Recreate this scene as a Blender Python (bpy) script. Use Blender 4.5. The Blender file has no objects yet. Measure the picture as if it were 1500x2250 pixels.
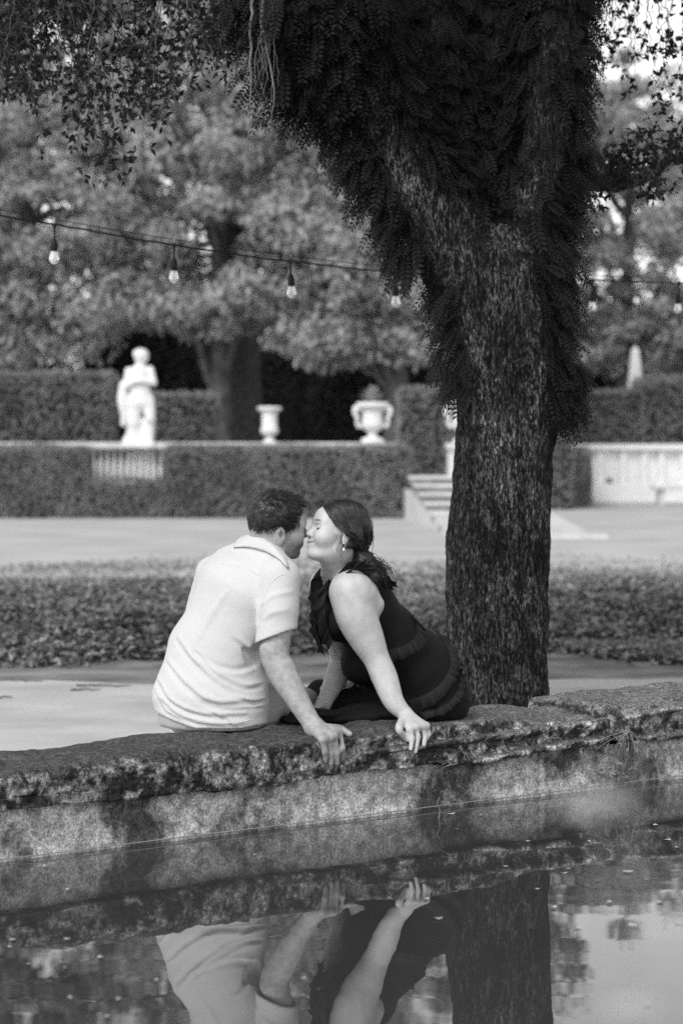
import bpy, bmesh, math, random
import numpy as np
from mathutils import Vector, Matrix
random.seed(7); RNG = np.random.default_rng(7)
SC = bpy.context.scene
COL = SC.collection
R = math.radians

# ------------------------------------------------------------ camera, sky, sun, exposure
F, H, X0, Y0 = 5312.0, 1.24, 750.0, 1000.0      # focal length in photo pixels, eye height, principal column, horizon row
cam = bpy.data.cameras.new('camera'); camo = bpy.data.objects.new('camera', cam); COL.objects.link(camo)
camo.location = (0, 0, H); camo.rotation_euler = (R(90), 0, 0)
cam.sensor_fit = 'VERTICAL'; cam.sensor_height = 36; cam.sensor_width = 24; cam.lens = 36*F/2250
cam.shift_y = -125/2250; cam.clip_start = .05; cam.clip_end = 2000
cam.dof.use_dof = True; cam.dof.focus_distance = 8.42; cam.dof.aperture_fstop = 3.2; cam.dof.aperture_blades = 0
SC.camera = camo
SUN_EL, SUN_AZ = 46, 208                          # high soft sun behind the camera's left shoulder
w = bpy.data.worlds.new('World'); SC.world = w; w.use_nodes = True
nt = w.node_tree; nt.nodes.clear()
sky = nt.nodes.new('ShaderNodeTexSky'); sky.sky_type = 'NISHITA'; sky.sun_disc = False
sky.sun_elevation = R(SUN_EL); sky.sun_rotation = R(SUN_AZ); sky.air_density = 1.0; sky.dust_density = 1.0; sky.ozone_density = 1.0
bw = nt.nodes.new('ShaderNodeRGBToBW'); bgn = nt.nodes.new('ShaderNodeBackground'); wo = nt.nodes.new('ShaderNodeOutputWorld')
nt.links.new(sky.outputs[0], bw.inputs[0]); nt.links.new(bw.outputs[0], bgn.inputs[0]); bgn.inputs[1].default_value = .15
nt.links.new(bgn.outputs[0], wo.inputs[0])
sun = bpy.data.lights.new('sun', 'SUN'); suno = bpy.data.objects.new('sun', sun); COL.objects.link(suno)
sun.energy = .85; sun.angle = R(18); sun.color = (1, 1, 1)
_d = Vector((math.sin(R(SUN_AZ))*math.cos(R(SUN_EL)), math.cos(R(SUN_AZ))*math.cos(R(SUN_EL)), math.sin(R(SUN_EL))))
suno.rotation_euler = _d.to_track_quat('Z', 'Y').to_euler()
SC.view_settings.view_transform = 'Standard'; SC.view_settings.look = 'None'
SC.view_settings.exposure = .95; SC.view_settings.gamma = 1
SC.cycles.use_denoising = False
SC.cycles.max_bounces = 6; SC.cycles.transparent_max_bounces = 6

# ------------------------------------------------------------ helpers
def P(px, py, Y):
    return np.array([(px-X0)/F*Y, Y, H-(py-Y0)/F*Y])
A0 = np.array([-1.039, 7.36, 0.]); U = np.array([.7758, .6311, 0.]); N = np.array([-.6311, .7758, 0.])
def W(s, t, z):
    s, t, z = np.broadcast_arrays(np.asarray(s, float), t, z)
    return A0 + s[..., None]*U + t[..., None]*N + z[..., None]*np.array([0, 0, 1.])
GZ = -.05
def unit(v):
    v = np.asarray(v, float); return v/np.maximum(np.linalg.norm(v, axis=-1, keepdims=True), 1e-9)

def _h(ix, iy, iz, seed):
    n = (ix.astype(np.uint32)*np.uint32(374761393) + iy.astype(np.uint32)*np.uint32(668265263)
         + iz.astype(np.uint32)*np.uint32(2147483647) + np.uint32((seed*1274126177) & 0xffffffff))
    n = (n ^ (n >> np.uint32(13)))*np.uint32(1274126177)
    n = (n ^ (n >> np.uint32(16)))*np.uint32(2246822519)
    return ((n ^ (n >> np.uint32(15))) & np.uint32(0xffffff)).astype(np.float32)/np.float32(0x7fffff) - 1
def vnoise(p, seed=0):
    p = np.asarray(p, float); i = np.floor(p).astype(np.int64); f = p-i; f = f*f*(3-2*f)
    i = i.astype(np.int32)
    r = 0
    for dx in (0, 1):
        for dy in (0, 1):
            for dz in (0, 1):
                wgt = (f[..., 0] if dx else 1-f[..., 0])*(f[..., 1] if dy else 1-f[..., 1])*(f[..., 2] if dz else 1-f[..., 2])
                r = r + wgt*_h(i[..., 0]+dx, i[..., 1]+dy, i[..., 2]+dz, seed)
    return r
def fbm(p, o=4, seed=0):
    p = np.asarray(p, float); r = 0; a = 1
    for k in range(o):
        r = r+a*vnoise(p*(2.03**k)+k*17.3, seed+k); a *= .5
    return r

TOPLOC = {}
def link(o, parent=None):
    COL.objects.link(o)
    if parent is not None:
        o.parent = parent
        l = TOPLOC.get(parent.name)
        if l is not None: o.matrix_parent_inverse = Matrix.Translation([-c for c in l])
    return o
def tag(o, label=None, cat=None, group=None, kind=None):
    if label: o['label'] = label
    if cat: o['category'] = cat
    if group: o['group'] = group
    if kind: o['kind'] = kind
    return o
def thing(name, loc, label, cat, group=None):
    o = bpy.data.objects.new(name, None); COL.objects.link(o)
    o.location = [float(c) for c in loc]; o.empty_display_size = .1; TOPLOC[o.name] = tuple(o.location)
    return tag(o, label, cat, group)
def mesh(name, v, f, mat=None, smooth=True, uv=None, attr=None):
    v = np.asarray(v, np.float32)
    fs = f if isinstance(f, list) else [f]
    fs = [np.asarray(a, np.int32) for a in fs if len(a)]
    me = bpy.data.meshes.new(name)
    me.vertices.add(len(v)); me.vertices.foreach_set('co', v.ravel())
    nl = sum(a.size for a in fs); npoly = sum(len(a) for a in fs)
    me.loops.add(nl); me.loops.foreach_set('vertex_index', np.concatenate([a.ravel() for a in fs]))
    me.polygons.add(npoly)
    tot = np.concatenate([np.full(len(a), a.shape[1], np.int32) for a in fs])
    me.polygons.foreach_set('loop_start', np.concatenate([[0], np.cumsum(tot)[:-1]]).astype(np.int32))
    me.polygons.foreach_set('use_smooth', np.full(npoly, smooth))
    me.update(calc_edges=True)
    if attr is not None:
        for k, a in attr.items():
            at = me.attributes.new(k, 'FLOAT', 'POINT'); at.data.foreach_set('value', np.asarray(a, np.float32))
    if mat: me.materials.append(mat)
    return me
def obj(name, v, f, mat=None, parent=None, smooth=True, attr=None):
    """child meshes stay in world coordinates; a top-level mesh gets its origin at its base"""
    v = np.asarray(v, np.float32)
    loc = None
    if parent is None:
        lo, hi = v.min(0), v.max(0); loc = np.array([(lo[0]+hi[0])/2, (lo[1]+hi[1])/2, lo[2]], np.float32); v = v-loc
    o = bpy.data.objects.new(name, mesh(name, v, f, mat, smooth, attr=attr))
    if loc is not None:
        o.location = [float(c) for c in loc]; TOPLOC[o.name] = tuple(o.location)
    return link(o, parent)
def join(parts):
    vs, fs, n = [], {}, 0
    for v, f in parts:
        v = np.asarray(v, float)
        for a in (f if isinstance(f, list) else [f]):
            a = np.asarray(a, np.int64)
            if len(a): fs.setdefault(a.shape[1], []).append(a+n)
        vs.append(v); n += len(v)
    return np.concatenate(vs), [np.concatenate(a) for a in fs.values()]
def box(lo, hi):
    x0, y0, z0 = lo; x1, y1, z1 = hi
    v = np.array([(x0,y0,z0),(x1,y0,z0),(x1,y1,z0),(x0,y1,z0),(x0,y0,z1),(x1,y0,z1),(x1,y1,z1),(x0,y1,z1)], float)
    return v, np.array([(0,3,2,1),(4,5,6,7),(0,1,5,4),(1,2,6,5),(2,3,7,6),(3,0,4,7)])
def gridf(a, b, wrap=False):
    """quads of an a x b vertex grid (row-major), wrap joins the last column to the first"""
    i, j = np.meshgrid(np.arange(a-1), np.arange(b if wrap else b-1), indexing='ij'); j2 = (j+1) % b
    return np.stack([i*b+j, i*b+j2, (i+1)*b+j2, (i+1)*b+j], -1).reshape(-1, 4)
def lathe(prof, c, n=28, wob=None):
    prof = np.asarray(prof, float); a = np.linspace(0, 2*np.pi, n, endpoint=False)
    v = np.stack([c[0]+prof[:, 0, None]*np.cos(a), c[1]+prof[:, 0, None]*np.sin(a), c[2]+np.repeat(prof[:, 1, None], n, 1)], -1).reshape(-1, 3)
    return v, gridf(len(prof), n, True)
def tubes(C, r, sides=4, cap=False):
    """C (n,k,3) centre lines, r (n,k) radii -> joined tubes"""
    C = np.asarray(C, float)
    if C.ndim == 2: C = C[None]
    n, k, _ = C.shape; r = np.broadcast_to(np.asarray(r, float), (n, k))
    T = unit(np.gradient(C, axis=1))
    ref = np.where(np.abs(T[..., 2:3]) > .9, np.array([1., 0, 0]), np.array([0, 0, 1.]))
    ref = np.where(np.abs(T[:, :1, 2:3]) > .75, np.array([1., .2, 0]), np.array([0, 0.1, 1.]))+0*T
    S = unit(np.cross(T, ref)); B = np.cross(T, S)
    a = np.linspace(0, 2*np.pi, sides, endpoint=False)
    V = C[:, :, None]+r[..., None, None]*(np.cos(a)[:, None]*S[:, :, None]+np.sin(a)[:, None]*B[:, :, None])
    base = gridf(k, sides, True); f = (base[None]+(np.arange(n)*k*sides)[:, None, None]).reshape(-1, 4)
    fs = [f]
    if cap and sides == 4:
        q = np.arange(4)
        fs.append((np.arange(n)*k*sides)[:, None]+q[::-1]); fs.append((np.arange(n)*k*sides)[:, None]+(k-1)*sides+q)
        return V.reshape(-1, 3), [np.concatenate(fs)]
    return V.reshape(-1, 3), f
def spline(pts, n):
    p = np.asarray(pts, float); m = len(p)
    q = np.concatenate([[2*p[0]-p[1]], p, [2*p[-1]-p[-2]]])
    t = np.linspace(0, m-1-1e-6, n); i = t.astype(int); f = (t-i)[:, None]
    a, b, c, d = q[i], q[i+1], q[i+2], q[i+3]
    return .5*(2*b+(c-a)*f+(2*a-5*b+4*c-d)*f*f+(3*b-a-3*c+d)*f**3)

# ------------------------------------------------------------ implicit bodies
class Fld:
    def __init__(s, lo, hi, h):
        s.lo = np.asarray(lo, float); s.h = h
        s.n = np.ceil((np.asarray(hi, float)-s.lo)/h).astype(int)+1
        s.ax = [(s.lo[i]+h*np.arange(s.n[i])).astype(np.float32) for i in range(3)]
        s.F = np.full(s.n, 1, np.float32)
    def put(s, fn, lo, hi, k=.01, op='u'):
        i0 = np.clip(np.floor((np.asarray(lo)-k-2*s.h-s.lo)/s.h).astype(int), 0, s.n)
        i1 = np.clip(np.ceil((np.asarray(hi)+k+2*s.h-s.lo)/s.h).astype(int)+1, 0, s.n)
        if (i1 <= i0).any(): return s
        sl = tuple(slice(a, b) for a, b in zip(i0, i1))
        d = fn(s.ax[0][sl[0]][:, None, None], s.ax[1][sl[1]][None, :, None], s.ax[2][sl[2]][None, None, :])
        a = s.F[sl]
        if op == 's': a, d = -a, d
        hh = np.maximum(k-np.abs(a-d), 0)/k
        m = np.minimum(a, d)-hh*hh*k*.25
        s.F[sl] = -m if op == 's' else m
        return s
    def cap(s, a, b, ra, rb=None, k=.012, op='u'):
        a = np.asarray(a, float); b = np.asarray(b, float); rb = ra if rb is None else rb; ab = b-a; L = max(ab@ab, 1e-12)
        def fn(x, y, z):
            dx, dy, dz = x-a[0], y-a[1], z-a[2]
            t = np.clip((dx*ab[0]+dy*ab[1]+dz*ab[2])/L, 0, 1)
            return np.sqrt((dx-t*ab[0])**2+(dy-t*ab[1])**2+(dz-t*ab[2])**2)-(ra+(rb-ra)*t)
        m = max(ra, rb)
        return s.put(fn, np.minimum(a, b)-m, np.maximum(a, b)+m, k, op)
    def chain(s, pts, rs, k=.012, op='u', sub=8):
        """one smooth tapering limb through the points"""
        pts = np.asarray(pts, float); rs = np.asarray(rs, float)
        if len(pts) > 2:
            m = (len(pts)-1)*sub+1; q = spline(np.concatenate([pts, rs[:, None]], 1), m); pts, rs = q[:, :3], q[:, 3]
        def fn(x, y, z):
            r = None
            for i in range(len(pts)-1):
                a, ab = pts[i], pts[i+1]-pts[i]; L = max(ab@ab, 1e-12)
                dx, dy, dz = x-a[0], y-a[1], z-a[2]
                t = np.clip((dx*ab[0]+dy*ab[1]+dz*ab[2])/L, 0, 1)
                d = np.sqrt((dx-t*ab[0])**2+(dy-t*ab[1])**2+(dz-t*ab[2])**2)-(rs[i]+(rs[i+1]-rs[i])*t)
                r = d if r is None else np.minimum(r, d)
            return r
        m = rs.max()
        return s.put(fn, pts.min(0)-m, pts.max(0)+m, k, op)
    def ecap(s, a, b, ra, rb, side, k=.03, op='u'):
        """tapered capsule of elliptic section; ra/rb = (radius along side, radius across it)"""
        a = np.asarray(a, float); b = np.asarray(b, float); ab = b-a; L = max(ab@ab, 1e-12); ax = ab/math.sqrt(L)
        sd = np.asarray(side, float); sd = unit(sd-(sd@ax)*ax); cr = np.cross(ax, sd)
        def fn(x, y, z):
            dx, dy, dz = x-a[0], y-a[1], z-a[2]
            t = np.clip((dx*ab[0]+dy*ab[1]+dz*ab[2])/L, 0, 1)
            ex, ey, ez = dx-t*ab[0], dy-t*ab[1], dz-t*ab[2]
            u = ex*sd[0]+ey*sd[1]+ez*sd[2]; v = ex*cr[0]+ey*cr[1]+ez*cr[2]; e = ex*ax[0]+ey*ax[1]+ez*ax[2]
            r1 = ra[0]+(rb[0]-ra[0])*t; r2 = ra[1]+(rb[1]-ra[1])*t; rm = np.minimum(r1, r2)
            k0 = np.sqrt((u/r1)**2+(v/r2)**2+(e/rm)**2); k1 = np.sqrt((u/r1**2)**2+(v/r2**2)**2+(e/rm**2)**2)+1e-6
            return k0*(k0-1)/k1
        m = max(*ra, *rb)
        return s.put(fn, np.minimum(a, b)-m, np.maximum(a, b)+m, k, op)
    def ell(s, c, r, M=None, k=.01, op='u'):
        c = np.asarray(c, float); M = np.eye(3) if M is None else np.asarray(M, float)   # columns = local axes
        def fn(x, y, z):
            dx, dy, dz = x-c[0], y-c[1], z-c[2]; k0 = k1 = 0
            for i in range(3):
                l = (dx*M[0, i]+dy*M[1, i]+dz*M[2, i])/r[i]; k0 = k0+l*l; k1 = k1+(l/r[i])**2
            k0 = np.sqrt(k0); return k0*(k0-1)/(np.sqrt(k1)+1e-6)
        e = np.sqrt(((M*np.asarray(r))**2).sum(1))
        return s.put(fn, c-e, c+e, k, op)
    def plane(s, c, nrm, lo=None, hi=None, k=.004):
        """cut away everything on the side the normal points to"""
        c = np.asarray(c, float); nrm = unit(nrm)
        lo = s.lo if lo is None else np.asarray(lo); hi = s.lo+s.h*s.n if hi is None else np.asarray(hi)
        return s.put(lambda x, y, z: -((x-c[0])*nrm[0]+(y-c[1])*nrm[1]+(z-c[2])*nrm[2])+0*x*y*z, lo, hi, k, 's')
    def disp(s, fn):
        """add fn(points) near the surface"""
        i = np.argwhere(np.abs(s.F) < 4*s.h)
        p = s.lo+i*s.h
        s.F[i[:, 0], i[:, 1], i[:, 2]] += fn(p).astype(np.float32)
        return s
    def val(s, p):
        q = (np.asarray(p, float)-s.lo)/s.h; i = np.clip(np.floor(q).astype(int), 0, s.n-2); f = np.clip(q-i, 0, 1); r = 0
        for d in np.ndindex(2, 2, 2):
            wt = np.prod([f[..., a] if d[a] else 1-f[..., a] for a in range(3)], axis=0)
            r = r+wt*s.F[i[..., 0]+d[0], i[..., 1]+d[1], i[..., 2]+d[2]]
        return r
    def grad(s, p):
        e = s.h*1.5; g = [s.val(p+e*np.eye(3)[i])-s.val(p-e*np.eye(3)[i]) for i in range(3)]
        return unit(np.stack(g, -1))
    def hit(s, px, py, ylo=None, yhi=None):
        """first surface point seen through a photo pixel"""
        Y = np.arange(ylo or s.ax[1][0], yhi or s.ax[1][-1], s.h*.5)
        p = np.stack([(px-X0)/F*Y, Y, H-(py-Y0)/F*Y], -1); f = s.val(p)
        inb = ((p > s.lo) & (p < s.lo+s.h*(s.n-1))).all(1); f = np.where(inb, f, 1)
        j = np.argmax(f < 0)
        if not (f < 0).any(): j = int(np.argmin(f))
        return p[j]
    def net(s, smooth=1):
        Fv = s.F; ins = Fv < 0
        c = np.zeros(s.n-1, np.int8)
        for d in np.ndindex(2, 2, 2):
            c += ins[d[0]:s.n[0]-1+d[0], d[1]:s.n[1]-1+d[1], d[2]:s.n[2]-1+d[2]]
        idx = np.argwhere((c > 0) & (c < 8)); n = len(idx)
        vid = np.full(s.n-1, -1, np.int32); vid[idx[:, 0], idx[:, 1], idx[:, 2]] = np.arange(n)
        cor = {d: Fv[idx[:, 0]+d[0], idx[:, 1]+d[1], idx[:, 2]+d[2]] for d in np.ndindex(2, 2, 2)}
        acc = np.zeros((n, 3)); cnt = np.zeros(n)
        for d in np.ndindex(2, 2, 2):
            for ax in range(3):
                if d[ax]: continue
                e = list(d); e[ax] = 1; f0, f1 = cor[d], cor[tuple(e)]
                m = (f0 < 0) != (f1 < 0); t = np.where(m, f0/np.where(m, f0-f1, 1), 0)
                p = np.repeat(np.array(d, float)[None], n, 0); p[:, ax] += t
                acc += p*m[:, None]; cnt += m
        v = s.lo+(idx+acc/cnt[:, None])*s.h
        Q = []
        for ax in range(3):
            o1, o2 = (ax+1) % 3, (ax+2) % 3
            a = [slice(None)]*3; b = [slice(None)]*3; a[ax] = slice(0, -1); b[ax] = slice(1, None)
            e = np.argwhere(ins[tuple(a)] != ins[tuple(b)])
            e = e[(e[:, o1] > 0) & (e[:, o2] > 0) & (e[:, o1] < s.n[o1]-1) & (e[:, o2] < s.n[o2]-1)]
            def at(k1, k2):
                q = e.copy(); q[:, o1] -= k1; q[:, o2] -= k2; return vid[q[:, 0], q[:, 1], q[:, 2]]
            q = np.stack([at(1, 1), at(0, 1), at(0, 0), at(1, 0)], -1)
            fl = ~ins[e[:, 0], e[:, 1], e[:, 2]]; q[fl] = q[fl][:, ::-1]
            Q.append(q)
        q = np.concatenate(Q); q = q[(q >= 0).all(1)]
        for _ in range(smooth):
            sm = np.zeros_like(v); ct = np.zeros(n)
            for a_, b_ in ((0, 1), (1, 2), (2, 3), (3, 0)):
                for x_, y_ in ((a_, b_), (b_, a_)):
                    for i in range(3): sm[:, i] += np.bincount(q[:, x_], v[q[:, y_], i], n)
                    ct += np.bincount(q[:, x_], minlength=n)
            v = v*.5+.5*sm/np.maximum(ct, 1)[:, None]
        return v, q

# ------------------------------------------------------------ materials (the place is seen in black and white: greys throughout)
MATS = {}
def g3(c): return (c, c, c, 1)
def mat(name, c0, c1=None, scale=8, rough=.8, spec=.3, bump=0, bscale=None, stretch=(1, 1, 1), detail=5, lo=.35, hi=.65, attr=None, attr_c=None, sub=0, sheen=0, tl=0, coord='Object', bdist=.01):
    m = bpy.data.materials.new(name); m.use_nodes = True; t = m.node_tree; b = t.nodes['Principled BSDF']
    b.inputs['Base Color'].default_value = g3(c0); b.inputs['Roughness'].default_value = rough; b.inputs['Specular IOR Level'].default_value = spec
    if sub: b.inputs['Subsurface Weight'].default_value = sub; b.inputs['Subsurface Radius'].default_value = (.01, .01, .01)
    if sheen: b.inputs['Sheen Weight'].default_value = sheen
    tc = t.nodes.new('ShaderNodeTexCoord'); mp = t.nodes.new('ShaderNodeMapping'); mp.inputs['Scale'].default_value = stretch
    t.links.new(tc.outputs[coord], mp.inputs[0])
    out = None
    if c1 is not None:
        n = t.nodes.new('ShaderNodeTexNoise'); n.inputs['Scale'].default_value = scale; n.inputs['Detail'].default_value = detail
        t.links.new(mp.outputs[0], n.inputs['Vector'])
        r = t.nodes.new('ShaderNodeValToRGB'); r.color_ramp.elements[0].position = lo; r.color_ramp.elements[1].position = hi
        r.color_ramp.elements[0].color = g3(c0); r.color_ramp.elements[1].color = g3(c1)
        t.links.new(n.outputs[0], r.inputs[0]); out = r.outputs[0]
    if attr:
        a = t.nodes.new('ShaderNodeAttribute'); a.attribute_name = attr
        mx = t.nodes.new('ShaderNodeMix'); mx.data_type = 'RGBA'; mx.inputs[7].default_value = g3(attr_c)
        t.links.new(a.outputs['Fac'], mx.inputs[0])
        if out: t.links.new(out, mx.inputs[6])
        else: mx.inputs[6].default_value = g3(c0)
        out = mx.outputs[2]
    if out: t.links.new(out, b.inputs['Base Color'])
    if bump:
        n2 = t.nodes.new('ShaderNodeTexNoise'); n2.inputs['Scale'].default_value = bscale or scale; n2.inputs['Detail'].default_value = detail
        t.links.new(mp.outputs[0], n2.inputs['Vector'])
        bp = t.nodes.new('ShaderNodeBump'); bp.inputs['Strength'].default_value = bump; bp.inputs['Distance'].default_value = bdist
        t.links.new(n2.outputs[0], bp.inputs['Height']); t.links.new(bp.outputs[0], b.inputs['Normal'])
    if tl:                                             # leaves let some light through
        tr = t.nodes.new('ShaderNodeBsdfTranslucent'); ms = t.nodes.new('ShaderNodeMixShader'); ms.inputs[0].default_value = tl
        if out: t.links.new(out, tr.inputs[0])
        else: tr.inputs[0].default_value = g3(c0)
        t.links.new(b.outputs[0], ms.inputs[1]); t.links.new(tr.outputs[0], ms.inputs[2]); t.links.new(ms.outputs[0], t.nodes['Material Output'].inputs[0])
    MATS[name] = m
    return m
def leafmesh(c, d, nrm, L, Wd, fold=.25, bend=.2, far=False):
    """n leaves: base c, direction d, face normal nrm, length L, width Wd; 6 vertices, 4 triangles + spine fold"""
    c, d, nrm = np.asarray(c, float), unit(d), unit(nrm); n = len(c)
    L = np.broadcast_to(L, n)[:, None]; Wd = np.broadcast_to(Wd, n)[:, None]
    s = unit(np.cross(d, nrm)); u = np.cross(s, d)
    p0 = c; p1 = c+d*L*.5+u*L*bend*.5; p2 = c+d*L
    l = c+d*L*.45+s*Wd*.5+u*(Wd*fold+L*bend*.4); r = c+d*L*.45-s*Wd*.5+u*(Wd*fold+L*bend*.4)
    if far:                                            # distant leaves: two folded halves are enough
        b = (np.arange(n)*4)[:, None]; return np.stack([p0, l, p2-u*L*bend*.3, r], 1).reshape(-1, 3), np.concatenate([b+[0, 2, 1], b+[0, 3, 2]])
    v = np.stack([p0, l, p2, r, p1], 1).reshape(-1, 3)
    b = (np.arange(n)*5)[:, None]
    f = np.concatenate([b+[0, 4, 1], b+[1, 4, 2], b+[2, 4, 3], b+[3, 4, 0]])
    return v, f
def randdir(n): return unit(RNG.normal(size=(n, 3)))
# ------------------------------------------------------------ ground, path, lawn, water, pool wall
m_lawn = mat('lawn', .40, .52, scale=.7, rough=.95, bump=.5, bscale=40, spec=.1, detail=8)
m_path = mat('path', .45, .60, scale=1.6, rough=.95, bump=.35, bscale=60, spec=.1, detail=8)
m_soil = mat('soil', .14, .34, scale=2.2, rough=.95, bump=.6, bscale=30, spec=.1, detail=8)
def sheet(name, poly, z, m, kind='structure'):
    v = np.array([(x, y, z) for x, y in poly]); o = obj(name, v, [np.arange(len(v))[None]], m, smooth=False); return tag(o, kind=kind)
sheet('ground', [(-500, -300), (500, -300), (500, 900), (-500, 900)], GZ, m_soil)
# lawn runs from behind the ground cover to the far garden, path between pool and ground cover
sheet('lawn', [(-120, 25.0), (120, 25.6), (120, 300), (-120, 300)], GZ+.008, m_lawn)
def noisy_edge(x0, x1, y0, y1, amp, n, seed):
    x = np.linspace(x0, x1, n); y = np.linspace(y0, y1, n)+amp*fbm(np.stack([x*1.1, x*0, x*0], -1), 4, seed); return list(zip(x, y))
wl = W(np.array([-7., 8.]), .30, 0)
pp = [tuple(wl[0, :2])]+[tuple(wl[1, :2])]+noisy_edge(5.5, -7, 14.3, 12.9, .35, 90, 3)  # path stops short: bare soil strip doubles as shade beside the ground cover
sheet('path', pp, GZ+.006, m_path)

# water: dark and murky, slightly rippled
m_w = bpy.data.materials.new('pond_water'); m_w.use_nodes = True; t = m_w.node_tree; b = t.nodes['Principled BSDF']
b.inputs['Base Color'].default_value = g3(.045); b.inputs['Roughness'].default_value = .012; b.inputs['IOR'].default_value = 1.6
tc = t.nodes.new('ShaderNodeTexCoord'); mp = t.nodes.new('ShaderNodeMapping'); mp.inputs['Scale'].default_value = (1, 1.6, 1); mp.inputs['Rotation'].default_value = (0, 0, R(25))
n1 = t.nodes.new('ShaderNodeTexNoise'); n1.inputs['Scale'].default_value = 2.6; n1.inputs['Detail'].default_value = 1
bp = t.nodes.new('ShaderNodeBump'); bp.inputs['Strength'].default_value = .03; bp.inputs['Distance'].default_value = .012
t.links.new(tc.outputs['Object'], mp.inputs[0]); t.links.new(mp.outputs[0], n1.inputs['Vector']); t.links.new(n1.outputs[0], bp.inputs['Height']); t.links.new(bp.outputs[0], b.inputs['Normal'])
wq = W(np.array([-9., 16., 16., -9.]), np.array([.1, .1, -20., -20.]), 0)
sheet('water', [tuple(p[:2]) for p in wq], 0.0, m_w)

# weathered limestone: lichen spots on the face, dark algae where it lies flat
def stone_mat(name, dark, light, thr, sc, moss, toplight, fa=1., pw=.45):
    m = bpy.data.materials.new(name); m.use_nodes = True; t = m.node_tree; b = t.nodes['Principled BSDF']
    b.inputs['Roughness'].default_value = .9; b.inputs['Specular IOR Level'].default_value = .2
    tc = t.nodes.new('ShaderNodeTexCoord')
    def noise(s, d=6, rough=.6):
        n = t.nodes.new('ShaderNodeTexNoise'); n.inputs['Scale'].default_value = s; n.inputs['Detail'].default_value = d; n.inputs['Roughness'].default_value = rough
        t.links.new(tc.outputs['Object'], n.inputs['Vector']); return n.outputs[0]
    def ramp(i, p0, p1, a=0., b_=1.):
        r = t.nodes.new('ShaderNodeMapRange'); r.inputs[1].default_value = p0; r.inputs[2].default_value = p1; r.inputs[3].default_value = a; r.inputs[4].default_value = b_
        t.links.new(i, r.inputs[0]); return r.outputs[0]
    def mixf(f, a, b_):
        x = t.nodes.new('ShaderNodeMix'); x.data_type = 'FLOAT'
        for s_, v_ in ((0, f), (2, a), (3, b_)):
            if hasattr(v_, 'links'): t.links.new(v_, x.inputs[s_])
            else: x.inputs[s_].default_value = v_
        return x.outputs[0]
    def op(o, a, b_):
        x = t.nodes.new('ShaderNodeMath'); x.operation = o
        for s_, v_ in ((0, a), (1, b_)):
            if hasattr(v_, 'links'): t.links.new(v_, x.inputs[s_])
            else: x.inputs[s_].default_value = v_
        return x.outputs[0]
    big = noise(sc, 8, .7); mid = noise(sc*5, 6, .7); fine = noise(sc*26, 4, .6); patch = noise(1.3, 3)
    base = mixf(ramp(op('ADD', big, op('MULTIPLY', op('SUBTRACT', patch, .5), pw)), thr-.06, thr+.10), dark, light)
    base = op('MULTIPLY', base, ramp(mid, .40, .60, 1-.65*fa, 1+.6*fa)); base = op('MULTIPLY', base, ramp(fine, .40, .60, 1-.6*fa, 1+.6*fa))
    ge = t.nodes.new('ShaderNodeNewGeometry'); sp = t.nodes.new('ShaderNodeSeparateXYZ'); t.links.new(ge.outputs['True Normal'], sp.inputs[0])
    topm = op('MULTIPLY', ramp(sp.outputs[2], .45, .85), moss)
    flat = op('MULTIPLY', ramp(mid, .40, .60, .5, 1.5), op('MULTIPLY', ramp(fine, .40, .62, .35, 2.2), toplight))
    base = mixf(topm, base, flat)
    at = t.nodes.new('ShaderNodeAttribute'); at.attribute_name = 'scrubbed'          # less algae along part of the stone
    base = op('MULTIPLY', base, op('ADD', 1., at.outputs['Fac']))
    cx = t.nodes.new('ShaderNodeCombineColor')
    for i in range(3): t.links.new(base, cx.inputs[i])
    t.links.new(cx.outputs[0], b.inputs['Base Color'])
    bp = t.nodes.new('ShaderNodeBump'); bp.inputs['Strength'].default_value = .8; bp.inputs['Distance'].default_value = .008
    t.links.new(op('ADD', mid, op('MULTIPLY', fine, .5)), bp.inputs['Height']); t.links.new(bp.outputs[0], b.inputs['Normal'])
    return m
m_cop = stone_mat('lichened_limestone', .030, .42, .55, 13, .9, .062)
m_cop2 = stone_mat('weathered_limestone', .06, .46, .51, 12, .8, .15)
m_face = stone_mat('stained_plaster', .07, .48, .475, 5, 0, .1, .6, 1.1)
pool = thing('pool_wall', W(1.5, .2, GZ), 'low weathered stone pool wall the couple sits on', 'wall')
TOP = .285
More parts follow.
